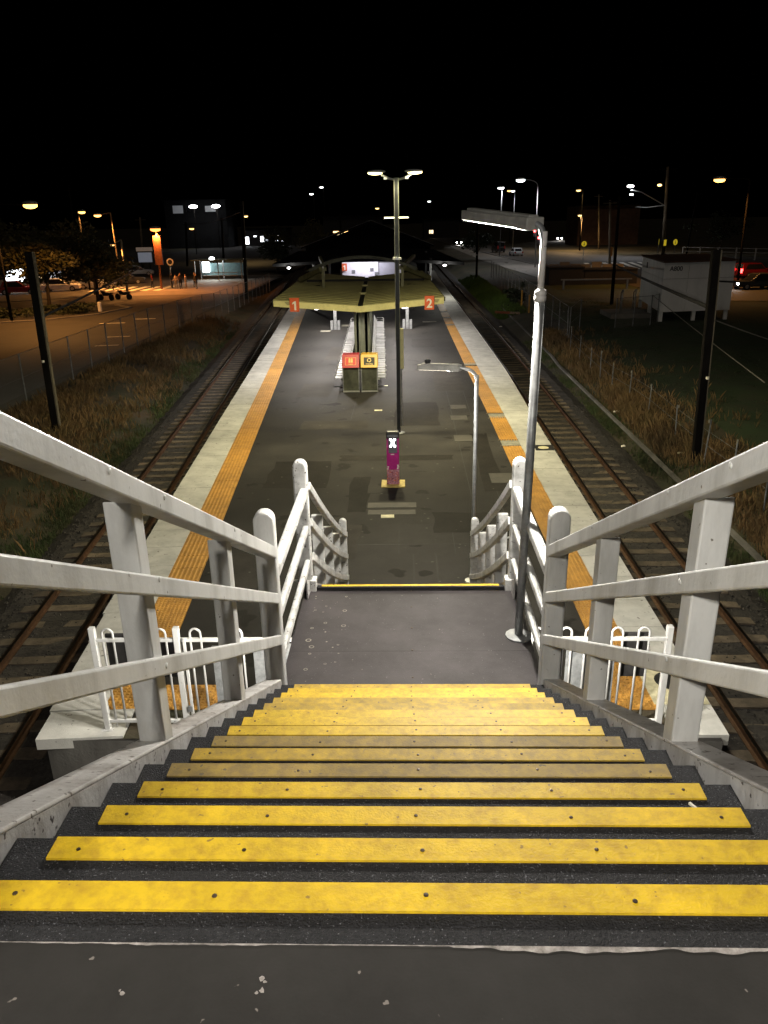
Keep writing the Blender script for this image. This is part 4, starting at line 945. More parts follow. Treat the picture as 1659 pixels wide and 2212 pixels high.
# ================================================================== equipment hut
rt = thing('equipment_hut', (20, 57, -.6), 'white panelled railway equipment hut on short legs right of the tracks', 'hut')
def hp(u, v, z):   # local frame: u along front, v to the rear
    a = math.atan2(.75, 4.87); return (17.35+u*math.cos(a)-v*math.sin(a)*0+v*.13, 53.1+u*math.sin(a)+v, z)
def hbox(u0, u1, v0, v1, z0, z1):
    mb = MB(); mb.add([hp(u0,v0,z0), hp(u1,v0,z0), hp(u1,v1,z0), hp(u0,v1,z0), hp(u0,v0,z1), hp(u1,v0,z1), hp(u1,v1,z1), hp(u0,v1,z1)], [(0,3,2,1),(4,5,6,7),(0,1,5,4),(1,2,6,5),(2,3,7,6),(3,0,4,7)]); return mb
for (u0, u1, z0, z1) in ((0, 1.75, .05, 2.2), (1.77, 3.3, .05, 2.2), (3.32, 5.05, .05, 2.2), (0, 1.75, 2.22, 3.25), (1.77, 3.3, 2.22, 3.25), (3.32, 5.05, 2.22, 3.25)): build('front_panel', hbox(u0, u1, 0, .08, z0, z1), HUTW, rt)
for (v0, v1, z0, z1) in ((.1, 3.0, .05, 2.2), (3.02, 6.0, .05, 2.2), (6.02, 9.2, .05, 2.2), (.1, 4.5, 2.22, 3.25), (4.52, 9.2, 2.22, 3.25)): build('side_panel', hbox(0, .08, v0, v1, z0, z1), HUTW, rt)
build('hut_core', hbox(.09, 5.0, .09, 9.1, .1, 3.2), DARK, rt)
build('roof', hbox(-.12, 5.2, -.12, 9.3, 3.26, 3.36), mat('rusty roof edge', (.12, .055, .03), .8, 0, .3, 4), rt)
for u, v in ((.12, .1), (2.5, .1), (4.85, .1), (.12, 4.6), (.12, 9)): build('leg', hbox(u-.13, u+.13, v, v+.26, -.75, .05), HUTW, rt)
build('wall_vent', hbox(-.012, 0, 6.6, 7.1, 2.55, 2.95), DARK, rt)
o = link('lettering', text_mesh('A800', .42, mat('hut lettering', (.10, .10, .11), .7), .002), rt, (0, 0, 0)); o.location = Vector(hp(.85, -.012, 2.86)); o.rotation_euler = (R(90), 0, math.atan2(.75, 4.87))
o.matrix_parent_inverse = world_of(rt).inverted()
mb = MB(); mb.box(14.6, 17.4, 55.2, 58.5, -.6, -.28); build('landing_step', mb, FOOTP, rt)
for x, y in ((15.4, 55.6), (16.4, 55.9)):
    rt = thing('hoop_rail', (x, y, -.6), 'galvanised hoop handrail '+('outer' if x < 16 else 'inner')+' of the pair beside the hut steps', 'handrail')
    mb = MB(); mb.tube([(x, y, -.6), (x, y, 1.0), (x+.08, y+.15, 1.22), (x+.2, y+.5, 1.28), (x+.3, y+1.1, 1.25), (x+.3, y+1.5, 1.0), (x+.3, y+1.5, -.6)], .04, 7); build('hoop', mb, GALV, rt, smooth=True)
    mb = MB(); mb.tube([(x, y, .4), (x+.3, y+1.5, .4)], .03, 6); build('mid_rail', mb, GALV, rt)
for x, y, nm in ((9.8, 65.9, 'farther'), (9.8, 61.8, 'nearer')):
    rt = thing('marker_post', (x, y, hgt(x, y)), f'yellow marker post beside the right track, the {nm} of two', 'post')
    mb = MB(); mb.tube([(x, y, hgt(x, y)), (x, y, .5)], .07, 8); build('shaft', mb, mat('yellow post', (.70, .36, .03), .5), rt); mb = MB(); mb.lathe((x, y, .5), [(.075, 0), (.05, .04)], 8); build('cap', mb, mat('yellow post', (0, 0, 0)), rt)
rt = thing('orange_barrier', (8.2, 62.6, -1), 'faded orange plank barrier lying beside the right track', 'barrier')
mb = MB(); mb.beam((7.3, 63.3, -.92), (8.4, 62.5, -.90), .1, .18); build('plank', mb, mat('faded orange', (.5, .15, .06), .7), rt); mb = MB(); mb.beam((8.42, 62.49, -.9), (9.1, 61.9, -.88), .1, .17); build('plank_end', mb, mat('faded cream', (.5, .35, .22), .7), rt)
rt = thing('dark_containers', (20, 86, -.6), 'long low black container in front of the lit right street', 'container')
for x0, x1, h in ((15.3, 19.0, 1.5), (19.05, 24.6, 1.25)):
    mb = MB(); mb.box(x0, x1, 84.5, 87, -.6, h-.35); mb.box(x0-.05, x1+.02, 84.4, 87.1, h-.35, h-.25); build('container_box', mb, BLACK, rt)
mb = MB(); mb.box(15.5, 22.5, 78.8, 79, .3, .42); mb.box(15.7, 15.85, 78.8, 79, -.6, .3); mb.box(22, 22.15, 78.8, 79, -.6, .3); build('pipe_rail', mb, FOOTP, label='pale horizontal pipe rail left of the white hut', cat='rail')
rt = thing('low_wall', (21, 99, -.6), 'pale low wall between the right track and the lit street', 'wall')
for i in range(8):
    x0 = 15.9+i*1.2; mb = MB(); mb.box(x0, x0+1.17, 95.2-.25*i, 95.4-.25*i, -.6, .95+(.25 if i in (2, 5) else 0)); build('wall_panel', mb, FOOTP, rt)

# ================================================================== street lamps and poles
def street_lamp(base, top, head, label, col, watt, em, pm=GALVD, r_=.09, lean=0., spot=150, hs=1., name='street_lamp'):
    b = Vector(base); t = Vector(top); h = Vector(head); rt = thing(name, base, label, 'street lamp')
    mb = MB(); mb.tube([b, t], r_, 8, r_*.6); build('pole', mb, pm, rt, smooth=True)
    mb = MB(); k = Vector((t.x, t.y, max(h.z+.15, t.z))); pts = [t*(1-s)**2+k*2*s*(1-s)+h*s*s for s in [i/6 for i in range(7)]]; mb.tube(pts, r_*.45, 6); build('arm', mb, pm, rt, smooth=True)
    mb = MB(); mb.ellipsoid(h+Vector((0, 0, .07*hs)), .34*hs, .2*hs, .10*hs, 10, 5); hd = build('lamp_head', mb, GALV, rt, smooth=True)
    mb = MB(); mb.ellipsoid(h-Vector((0, 0, .02*hs)), .30*hs, .18*hs, .12*hs, 10, 5); build('lens', mb, em, hd, smooth=True)
    if watt: lamp('street_light', 'SPOT', h-Vector((0, 0, .2*hs)), col, watt, rt, size=.2, spot=spot, blend=.4)
    return rt
EO = glow('sodium lens', (1, .46, .10), 3.4); ER = glow('deep orange lens', (1, .22, .04), 3.2); EW = glow('white lens', (.95, .97, 1), 12); EY = glow('amber lens', (1, .62, .2), 3); EO2 = glow('dim sodium lens', (1, .5, .14), 2.5); EW2 = glow('dim white lens', (.95, .97, 1), 5)
street_lamp((-31.3, 60.5, -.8), (-31.2, 60.4, 7.9), (-28.04, 60, 7.77), 'orange street lamp above the trees, leftmost in the view', SODIUM, 3200, EO, TIMB, .13, hs=1.9)
street_lamp((-36.6, 90.5, -.8), (-36.6, 90.4, 8.0), (-36.05, 90, 7.65), 'orange street lamp, left of the pair over the trees', SODIUM, 1900, EO, TIMB, .12, hs=1.4)
street_lamp((-34.8, 96, -.8), (-34.9, 95.8, 7.6), (-36.2, 95, 7.33), 'orange street lamp, right of the pair over the trees', SODIUM, 2200, EO, TIMB2, .12, hs=1.5)
street_lamp((-28.04, 89.9, -.8), (-27.9, 89.9, 5.85), (-27.88, 89.6, 5.72), 'glowing red-orange lamp on a rusty post over the crossing', (1, .30, .06), 3200, ER, mat('rusty post', (.24, .10, .05), .8), .13, hs=2.0)
mb = MB(); mb.box(-28.35, -27.5, 89.75, 90.05, 1.9, 5.0); build('post_banner', mb, mat('rusty banner', (.22, .085, .04), .8), label='rusty tall banner box on the red-orange lamp post', cat='banner')
street_lamp((-28.86, 80.8, -.8), (-28.8, 80.8, 4.85), (-29.7, 80.6, 4.35), 'sodium lit post with a bent top and small bell lamp', SODIUM, 700, EO2, mat('sodium lit post', (.42, .36, .24), .7), .16, hs=.7)
street_lamp((-30.3, 150, -.8), (-30.2, 150, 7.6), (-29.3, 150, 7.26), 'small amber street lamp far left beyond the fence', (1, .65, .25), 900, EY, TIMB, .12, hs=1.4)
street_lamp((18.68, 115.1, -.6), (18.53, 115.1, 10.1), (16.1, 115.1, 11.05), 'tall curved grey street lamp with white light over the right street', (.95, .97, 1), 2000, EW, GALV, .10, hs=2.0)
street_lamp((17.6, 150, -.6), (17.65, 150, 11.2), (17.4, 149.5, 11.2), 'white street lamp farther along the right street, left of the curved one', (.95, .97, 1), 700, EW, GALVD, .1, hs=1.8)
street_lamp((24.2, 182, -.6), (24.2, 182, 11.6), (23.5, 180, 11.5), 'small distant white street lamp between two taller ones on the right', (1, 1, 1), 900, EW2, GALVD, .1, hs=1.5)
street_lamp((33.4, 80, -.6), (33.2, 80, 9.2), (30.3, 80, 9.3), 'orange street lamp high over the red car, rightmost in the view', SODIUM, 2600, EO, TIMB, .13, hs=1.9)
street_lamp((36.6, 170, -.6), (36.5, 170, 11.2), (35.6, 170, 11.1), 'small amber street lamp far behind the right street, the higher one', (1, .7, .3), 600, EY, TIMB, .12, hs=1.6)
street_lamp((36.9, 171, -.6), (36.8, 171, 6.3), (36.2, 170, 6.3), 'small amber lamp below another far behind the right street', (1, .62, .28), 3200, EY, TIMB2, .14, hs=1.4, spot=176)
for i, (x, y, z, em, lb) in enumerate([(-8.6, 260, 9.5, EY, 'tiny amber lamp far beyond the platform roofs'), (-27, 240, 13.5, EW2, 'tiny white lamp high on the far left hillside'), (-26, 260, 16, EW2, 'faint white lamp above another on the far left'), (9, 300, 12, EW2, 'tiny white lamp on the dark horizon right of the lamp column'), (29, 230, 13, EO2, 'tiny orange lamp far behind the curved street lamp'), (-50, 190, 5, EO2, 'dim orange lamp low on the far left street')]):
    street_lamp((x+.6, y, -1), (x+.6, y, z), (x, y, z), lb, (1, 1, 1), 0, em, TIMB, .12, hs=2.0)
# big timber power pole with outreach lamps
pp = thing('power_pole', (46.2, 145, -.6), 'tall timber power pole with crossarm and long lamp arms', 'power pole')
mb = MB(); mb.tube([(46.2, 145, -.6), (45.4, 145, 13.9)], .33, 10, .2); build('shaft', mb, TIMB2, pp, smooth=True)
mb = MB(); mb.beam((44, 145, 13.5), (47, 145, 13.5), .15, .15); build('crossarm', mb, TIMB, pp)
mb = MB(); mb.tube([(45.7, 144.9, 7.6), (41.3, 144.9, 9.9), (39.5, 144.9, 10.3)], .08, 6); build('lamp_arm', mb, GALV, pp)
mb = MB(); mb.tube([(45.7, 144.9, 7.7), (42.5, 144.9, 7.4), (40.5, 144.9, 7.5)], .08, 6); build('lamp_arm', mb, GALV, pp)
mb = MB(); mb.lathe((46.2, 145, -.6), [(.36, 1.6), (.36, 2.6)], 10); build('yellow_band', mb, YSIGN, pp)
mb = MB(); mb.ellipsoid((39.3, 144.9, 10.9), .6, .4, .22, 10, 5); build('lens', mb, EW, pp, smooth=True)
mb = MB(); mb.ellipsoid((39.6, 144.9, 9.55), .35, .3, .15, 10, 5); build('lens', mb, EW2, pp, smooth=True)
mb = MB(); mb.ellipsoid((44.3, 144.9, 10.97), .4, .3, .2, 10, 5); build('lens', mb, EY, pp, smooth=True)
lamp('arm_light', 'SPOT', (39.3, 144.9, 10.5), (.97, .97, 1), 2200, pp, size=.3, spot=150)
def plain_pole(x, y, z0, z1, lean, m, label, r_=.16, band=False):
    rt = thing('utility_pole', (x, y, z0), label, 'pole'); mb = MB(); mb.tube([(x, y, z0), (x+lean, y, z1)], r_, 8, r_*.7); build('shaft', mb, m, rt, smooth=True)
    mb = MB(); mb.beam((x+lean-.9, y, z1-.4), (x+lean+.9, y, z1-.4), .1, .1); build('crossarm', mb, m, rt)
    if band: mb = MB(); mb.lathe((x, y, z0), [(r_*1.1, 1.5), (r_*1.1, 2.7)], 8); build('orange_band', mb, mat('orange band', (.6, .25, .04), .6), rt)
plain_pole(48.6, 140, -.6, 9.6, .6, TIMB, 'thin dark utility pole just right of the big timber pole')
plain_pole(28.7, 112.5, -.6, 8.2, -.7, TIMB2, 'brown utility pole with an orange band near the zebra crossing', .2, True)
plain_pole(42.05, 176, -.6, 10.4, -.9, TIMB2, 'brown utility pole in front of the brick building', .2)
plain_pole(47.7, 239, -.6, 8.5, -.6, TIMB, 'far utility pole behind the oncoming headlights', .25)
plain_pole(17.03, 64.7, -.6, 7.7, -.08, TIMB, 'dark slim pole standing left of the white hut', .15)
plain_pole(-46.7, 113, -.8, 11.2, .3, TIMB, 'tall faint pole above the left trees', .2)
plain_pole(-44.3, 134, -.8, 7.3, .5, TIMB2, 'brown utility pole left of the red-orange lamp', .22)
plain_pole(-38.1, 139, -.8, 6.4, .5, TIMB, 'utility pole right of the red-orange lamp', .2)
plain_pole(-33, 145, -.8, 7.0, .3, TIMB, 'utility pole behind the bus shelter', .2)
plain_pole(-12, 150, -.9, 7.5, .2, TIMB, 'slim pole beyond the left end of the rear roofs', .2)

# ================================================================== road signs, signal, fences in the background
def ped_sign(x, y, zc, label, rz=0., s=1.):
    rt = thing('road_sign', (x, y, -.6), label, 'road sign', rz=rz)
    mb = MB(); mb.tube([(0, .04, 0), (0, .04, zc+.6+.3)], .05, 6); build('post', mb, GALV, rt, local=True)
    mb = MB(); n = 20; zz = zc+.6
    mb.add([(.42*s*math.cos(j*6.2832/n), 0, zz+.42*s*math.sin(j*6.2832/n)) for j in range(n)]+[(.42*s*math.cos(j*6.2832/n), .03, zz+.42*s*math.sin(j*6.2832/n)) for j in range(n)], [tuple(range(n))]+[(j, (j+1) % n, n+(j+1) % n, n+j) for j in range(n)]); p = build('disc', mb, YSIGN, rt, local=True)
    mb = MB(); mb.add([(.06*math.cos(j*.785), -.01, zz+.2*s+.06*math.sin(j*.785)) for j in range(8)], [tuple(range(8))])
    mb.face([(-.05, -.01, zz+.13), (.05, -.01, zz+.13), (.05, -.01, zz-.05), (.16, -.01, zz-.24), (.09, -.01, zz-.25), (0, -.01, zz-.1), (-.09, -.01, zz-.25), (-.16, -.01, zz-.24), (-.05, -.01, zz-.05)]); build('walker_symbol', mb, BLACKP, p, local=True)
ped_sign(29.3, 132.6, 1.95, 'round yellow pedestrian sign beside the lit crossing on the right')
ped_sign(44.7, 134.5, 1.9, 'yellow pedestrian sign at the start of the white rail fence', .5, 1.1)
ped_sign(42.0, 134.5, 2.0, 'yellow pedestrian sign seen nearly edge-on left of the big pole', 1.25, 1.1)
rt = thing('round_sign', (-27.76, 92.6, -.8), 'pale round sign on a short post behind the waiting people', 'road sign')
mb = MB(); mb.tube([(-27.7, 92.7, -.8), (-27.55, 92.7, 2.1)], .05, 6); build('post', mb, GALV, rt)
mb = MB(); n = 18; mb.add([(-27.52+q*math.cos(j*6.2832/n), 92.6, 2.07+q*math.sin(j*6.2832/n)) for j in range(n) for q in (.42, .27)], [(2*j, 2*((j+1) % n), 2*((j+1) % n)+1, 2*j+1) for j in range(n)]); build('ring', mb, WPRINT, rt)
mb = MB(); n = 14; mb.add([(-27.52+.27*math.cos(j*6.2832/n), 92.61, 2.07+.27*math.sin(j*6.2832/n)) for j in range(n)], [tuple(range(n))]); build('face', mb, DARK, rt)
rt = thing('traffic_signal', (19.6, 121, -.6), 'traffic signal with two red lights behind the landing lamp', 'traffic signal')
mb = MB(); mb.tube([(19.6, 121, -.6), (19.6, 121, 4.6)], .07, 6); build('post', mb, GALVD, rt)
for x, z in ((19.3, 4.25), (19.95, 3.3)):
    mb = MB(); mb.box(x-.2, x+.2, 120.8, 121, z-.75, z+.3); b = build('signal_box', mb, BLACK, rt); mb = MB(); mb.ellipsoid((x, 120.78, z), .2, .08, .2, 10, 5); build('red_lens', mb, glow('red signal lens', (1, .03, .03), 10), b, smooth=True)
rt = thing('rail_fence', (49, 126, -.6), 'white post and rail fence along the road at far right', 'fence'); prev = None
for i in range(10):
    t = i/9; x = 45.9+17*t; y = 134-23*t; mb = MB(); mb.box(x-.08, x+.08, y-.08, y+.08, -.6, 1.2); build('post', mb, PIPEW, rt)
    if prev:
        for z in (1.1, .5): mb = MB(); mb.tube([(prev[0], prev[1], z), (x, y, z)], .05, 5); build('rail', mb, PIPEW, rt)
    prev = (x, y)
mb = MB(); mb.tube([(-26.59, 66.9, -.8), (-26.59, 66.9, 0)], .17, 8); mb.lathe((-26.59, 66.9, 0), [(.17, 0), (.1, .05)], 8); build('bollard', mb, PIPEW, label='short white bollard at the edge of the planted island', cat='bollard')
rt = thing('lit_signboard', (-42.5, 130, -.8), 'pale lit signboard on two legs left of the red-orange lamp', 'signboard')
mb = MB(); mb.box(-43.6, -41.4, 130, 130.2, .4, 1.9); build('panel', mb, glow('soft lit panel', (.75, .82, 1), .07), rt)
mb = MB(); mb.box(-43.8, -41.2, 130, 130.3, 2.1, 2.7); build('top_panel', mb, glow('warm lit panel', (1, .7, .5), .05), rt)
for x in (-43.2, -41.8): mb = MB(); mb.box(x-.08, x+.08, 130.05, 130.2, -.8, .4); build('leg', mb, DARK, rt)
# lit strip sign over the far roofs
mb = MB(); mb.box(-3.0, .55, 120, 120.15, 6.4, 6.58); mb.box(-1.3, -1.2, 120.02, 120.12, -1, 6.4); build('strip_light', mb, [glow('warm strip', (1, .9, .55), 3)], label='pale horizontal light strip behind the tall lamp column', cat='light')
mb = MB(); mb.box(-11.5, -8.9, 130, 130.2, 4.4, 4.62); build('strip_light', mb, [glow('orange strip', (1, .55, .2), 3)], label='short glowing orange strip light left of the rear roofs', cat='light')
# bus shelter on the forecourt
rt = thing('bus_shelter', (-24.6, 103, -.8), 'glass bus shelter with white light on the left forecourt', 'shelter')
for x in (-27, -24, -21): 
    for y in (101.5, 104.5): mb = MB(); mb.box(x-.05, x+.05, y-.05, y+.05, -.8, 1.75); build('post', mb, GALVD, rt)
mb = MB(); mb.box(-27.3, -20.7, 101, 105, 1.75, 1.85); build('roof', mb, GREEN, rt)
for x in (-26.9, -23.9): mb = MB(); mb.box(x, x+2.8, 104.45, 104.5, -.3, 1.3); build('glass_panel', mb, mat('teal glass', (.10, .16, .17), .2), rt)
for z in (-.1, .25): mb = MB(); mb.tube([(-26, 101.5, z), (-21.5, 101.5, z)], .05, 6); build('rail', mb, STEEL, rt)
mb = MB(); mb.box(-26.6, -25.7, 103.9, 104, .2, 1.5); build('lit_panel', mb, glow('white lit panel', (.9, .97, 1), 5), rt)
mb = MB(); mb.ellipsoid((-24.9, 102.4, 1.95), .35, .3, .2, 10, 5); build('lamp', mb, EW, rt, smooth=True)
lamp('shelter_light', 'POINT', (-24.9, 102.4, 1.5), (.95, 1, 1), 260, rt, size=.2)

# ================================================================== buildings behind
def lit_building(name, x0, x1, y0, y1, z1, wall, label, wins, wm, roof=ROOFD):
    rt = thing(name, ((x0+x1)/2, y0, -.8), label, 'building')
    mb = MB(); mb.box(x0, x1, y0, y1, -1, z1); build('walls', mb, wall, rt)
    mb = MB(); mb.box(x0-.4, x1+.4, y0-.6, y1+.4, z1, z1+.3); build('roof', mb, roof, rt)
    for (a, b, c, d, k) in wins:
        mb = MB(); mb.box(a, b, y0-.06, y0-.02, c, d); wn = build('window', mb, wm[k], rt); mb = MB(); mb.box(a-.12, a, y0-.1, y0-.02, c-.1, d+.1); mb.box(b, b+.12, y0-.1, y0-.02, c-.1, d+.1); build('frame', mb, DARK, wn)
    return rt
WL = [glow('white shop window', (.9, .95, 1), 3.5), glow('dim shop window', (.8, .88, 1), .5), glow('warm window', (1, .75, .45), 1.2), GLASSD]
lit_building('shop_building', -50, -36.5, 248, 262, 4.0, DARK, 'dark low building with bright white windows on the far left street', [(-49.2, -47.8, -.2, 1.9, 0), (-46.3, -45.4, 1.9, 2.2, 0), (-44.2, -43.2, .4, 2.0, 0), (-42.6, -42.0, .5, 1.2, 1), (-39.8, -38.6, -.6, 2.2, 0), (-38.2, -37.2, .5, 1.4, 0), (-40.8, -40.2, 1.3, 1.8, 0), (-41.4, -36.8, -.95, -.7, 0)], WL)
fb = lit_building('hillside_house', -70, -52, 238, 252, 12.2, mat('pale house wall', (.022, .022, .023), .9, spec=.05), 'pale house with two bright floodlights on the far left rise', [(-67.5, -64.5, 8.9, 11.0, 4), (-63.5, -62.5, 9.3, 11, 3), (-58, -55, 9.2, 10.8, 4)], WL+[glow('faint window', (.8, .88, 1), .035)])
for x, nm in ((-59.4, 'left'), (-53.0, 'right')):
    mb = MB(); mb.ellipsoid((x, 230, 10.5), 1.25, .6, .45, 12, 6); o = thing('floodlight', (x, 230, -1), f'bright white floodlight on the far left rise, {nm} of two', 'floodlight'); build('lens', mb, EW, o, smooth=True); mb = MB(); mb.tube([(x, 230.9, -1), (x, 230.9, 10.4)], .1, 6); build('pole', mb, TIMB, o)
    lamp('flood', 'SPOT', (x, 229.6, 10.0), (1, 1, 1), 260, o, size=.3, target=(x, 233, 0), spot=140)
lit_building('brick_building', 42.3, 57, 200, 215, 8.4, BRICK, 'tall windowless brown brick building behind the right street', [], WL)
lit_building('shop_row', -64, -41, 96, 104, 3.0, mat('shop wall', (.35, .33, .31), .8), 'row of shops with white and blue lit windows behind the left trees', [(-63.4, -60.5, -.3, 1.9, 0), (-59.8, -57, -.3, 1.8, 1), (-56, -54, -.2, 1.6, 0), (-53, -50, -.3, 1.9, 1), (-49, -46.6, -.2, 1.5, 0), (-45.8, -44.4, .2, 1.2, 2), (-43.6, -42, -.2, 1.6, 1)], WL)
lit_building('far_building', 7, 20, 300, 315, 6, DARK, 'dark low building at the end of the right street', [(9, 10.5, 1, 2.2, 2), (13, 14, 1, 2.2, 3)], WL)
lit_building('far_hall', -20, -6, 200, 220, 7, DARK, 'dark hall roofline behind the rear platform roofs', [(-17, -13, 2.8, 3.2, 2), (-9, -8, 3, 3.6, 3)], WL)

# ================================================================== trees and shrubs
def leaf_mass(n, c, rx, ry, rz, size, clumps):
    vs = []; fs = []
    cs = [(c[0]+rx*random.gauss(0, .42), c[1]+ry*random.gauss(0, .42), c[2]+rz*random.gauss(0, .40), random.uniform(.25, .5)) for _ in range(clumps)]
    for k in range(n):
        q = random.choice(cs); u = [random.gauss(0, 1) for _ in range(3)]; l = math.sqrt(sum(a*a for a in u))+1e-6; rr = random.random()**.4*q[3]
        p = Vector((q[0]+u[0]/l*rr*rx, q[1]+u[1]/l*rr*ry, q[2]+u[2]/l*rr*rz*.9)); s = size*random.uniform(.6, 1.4)
        a = Vector((random.gauss(0, 1), random.gauss(0, 1), random.gauss(0, .6))).normalized(); b = a.cross(Vector((random.gauss(0, 1), random.gauss(0, 1), random.gauss(0, 1)))).normalized()
        i = len(vs); vs += [p-a*s, p+b*s*.45, p+a*s, p-b*s*.45]; fs.append((i, i+1, i+2, i+3))
    return vs, fs
def tree(x, y, h, r_, label, z0=-.8, n=3400, lm=LEAF):
    rt = thing('street_tree', (x, y, z0), label, 'tree')
    mb = MB(); top = Vector((x+.2, y, z0+h*.42)); mb.tube([(x, y, z0-.1), (x+.08, y, z0+h*.2), top], .19, 8, .12)
    for k in range(6):
        a = k*1.05+random.random(); mb.tube([top-Vector((0, 0, .25*k % .7)), top+Vector((math.cos(a)*r_*.35, math.sin(a)*r_*.35, h*.18)), top+Vector((math.cos(a)*r_*.7, math.sin(a)*r_*.7, h*.36))], .085, 6, .025)
    build('trunk', mb, BARK, rt, smooth=True)
    vs, fs = leaf_mass(n, (x, y, z0+h*.66), r_, r_, h*.33, 0.21, 34); mb = MB(); mb.v = vs; mb.f = fs; mb.m = [0]*len(fs); build('crown', mb, lm, rt)
tree(-32.4, 70, 7.2, 4.3, 'broad street tree with brown foliage on the planted island, left of two', n=9000)
tree(-29.6, 74.4, 6.6, 3.2, 'smaller street tree on the planted island, right of two', n=6000)
tree(-38.5, 72, 7.4, 4.2, 'street tree at the left edge behind the dark mast', n=8000)
tree(-33.5, 84, 5.2, 2.0, 'low leafy tree behind the planted island beside the bent lamp post', n=2600)
tree(-19, 118, 5.0, 2.4, 'dark tree beside the forecourt behind the bus shelter', n=1800, lm=LEAF2)
tree(-25, 160, 6.5, 3.4, 'dark tree far along the left street', n=1800, lm=LEAF2)
tree(-16.5, 146, 6.8, 3.0, 'orange lit tree beyond the left rear roof', n=2000)
tree(12.5, 140, 5.0, 2.5, 'dark tree beside the right footpath', n=1800, lm=LEAF2)
tree(58, 150, 7, 4, 'dark tree mass behind the far right rail fence', n=2000, lm=LEAF2)
def shrub(x, y, rx, ry, h, label, n=1500):
    rt = thing('shrub', (x, y, -.8), label, 'shrub'); vs, fs = leaf_mass(n, (x, y, -.8+h*.45), rx, ry, h*.5, .12, 16); mb = MB(); mb.v = vs; mb.f = fs; mb.m = [0]*len(fs); build('foliage', mb, LEAF2, rt)
    mb = MB()
    for k in range(5): mb.tube([(x, y, -.85), (x+random.uniform(-.5, .5)*rx, y+random.uniform(-.5, .5)*ry, -.8+h*.6)], .03, 5)
    build('stems', mb, BARK, rt)
shrub(-29.5, 66.2, 3.4, 2.2, 1.1, 'low dark hedge spreading under the planted island trees', 2600)
shrub(-33.2, 63.4, 2.6, 2.0, 1.0, 'low dark hedge at the left part of the planted island', 1800)
shrub(-36.5, 55.5, 4.2, 2.6, 1.6, 'rounded dark shrub at the left edge of the car park', 2600)
shrub(9.8, 69, .9, 1.4, 1.5, 'small dark bush beside the yellow marker posts')

# ================================================================== vehicles
def car(x, y, rz, paint, label, name='parked_car', L=4.3, W=1.76, H=1.45, z0=-.8, head=0, tail=0, suv=False):
    rt = thing(name, (x, y, z0), label, 'car', rz=rz); h2 = H*.56
    def P(nm, mb, m, par=None, **k): return build(nm, mb, m, par or rt, local=True, **k)
    prof = [(-L/2, .28), (L/2, .28), (L/2, h2*.78), (L/2-.12, h2*.92), (L*.22, h2), (-L/2+.1, h2*1.02), (-L/2, h2*.85)]
    mb = MB(); mb.prism([(a, b) for a, b in prof], 'x', -W/2, W/2); body = P('body', mb, paint, bevel=.07)
    rb = -L/2+(.12 if suv else .35)
    cab = [(rb, h2), (L*.20, h2), (L*.03, H-.03), (L*.0, H), (rb+(.18 if suv else .55), H), (rb+(.08 if suv else .35), H-.05)]
    mb = MB(); mb.prism(cab, 'x', -W/2+.12, W/2-.12); P('cabin', mb, paint, bevel=.06)
    for s in (-1, 1):
        mb = MB(); mb.face([(s*(W/2-.112), rb+.35, h2+.06), (s*(W/2-.112), L*.15, h2+.06), (s*(W/2-.112), L*.02, H-.1), (s*(W/2-.112), rb+.6, H-.1)]); P('side_window', mb, GLASSD)
        mb = MB(); mb.box(s*W/2-.02, s*W/2+.14*s+.02, L*.14, L*.2, h2+.02, h2+.14); P('mirror', mb, paint)
        for yy in (-L*.31, L*.31):
            mb = MB(); n = 14; mb.add([(s*(W/2+.015)-s*q, yy+.31*math.cos(j*6.2832/n), .31+.31*math.sin(j*6.2832/n)) for q in (0, .2) for j in range(n)], [tuple(range(n)), tuple(range(n, 2*n))]+[(j, (j+1) % n, n+(j+1) % n, n+j) for j in range(n)]); wh = P('wheel', mb, TYRE)
            mb = MB(); mb.add([(s*(W/2+.02), yy+.19*math.cos(j*.785), .31+.19*math.sin(j*.785)) for j in range(8)], [tuple(range(8))]); P('rim', mb, GALV, wh)
        mb = MB(); mb.ellipsoid((s*(W/2-.28), L/2+.0, h2*.74), .2, .06, .11, 8, 5); P('headlight', mb, glow('headlight lit', (1, .96, .9), 40) if head else GALV)
        mb = MB(); mb.box(s*(W/2-.18)-.14, s*(W/2-.18)+.14, -L/2-.02, -L/2+.06, h2*.65, h2*(1.0 if not suv else 1.15)); P('tail_light', mb, glow('tail light lit', (1, .03, .03), 9) if tail else RWRED)
    mb = MB(); mb.face([(-W/2+.25, L*.19, h2+.03), (W/2-.25, L*.19, h2+.03), (W/2-.3, L*.035, H-.06), (-W/2+.3, L*.035, H-.06)]); mb.v = [(a, b+.03, c+.015) for a, b, c in mb.v]; P('windscreen', mb, GLASSD)
    mb = MB(); mb.face([(-W/2+.25, rb+.04, h2+.08), (W/2-.25, rb+.04, h2+.08), (W/2-.3, rb+(.1 if suv else .36), H-.1), (-W/2+.3, rb+(.1 if suv else .36), H-.1)]); mb.v = [(a, b-.035, c) for a, b, c in mb.v]; P('rear_window', mb, GLASSD)
    if head: lamp('headlight_beam', 'SPOT', (x-math.sin(rz)*(L/2+.3), y+math.cos(rz)*(L/2+.3), z0+.65), (1, .95, .88), head, rt, size=.1, target=(x-math.sin(rz)*20, y+math.cos(rz)*20, z0-.4), spot=60)
    return rt
CW = mat('white car paint', (.62, .63, .64), .3, 0, .05, 3); CS = mat('silver car paint', (.36, .38, .40), .3, .5, .05, 3); CR = mat('red car paint', (.22, .012, .015), .3, 0, .05, 3); CK = mat('dark car paint', (.03, .032, .036), .3, 0, .05, 3)
car(20.9, 152, R(8), CW, 'white hatchback parked beside the right street footpath', z0=-.6, L=4.0)
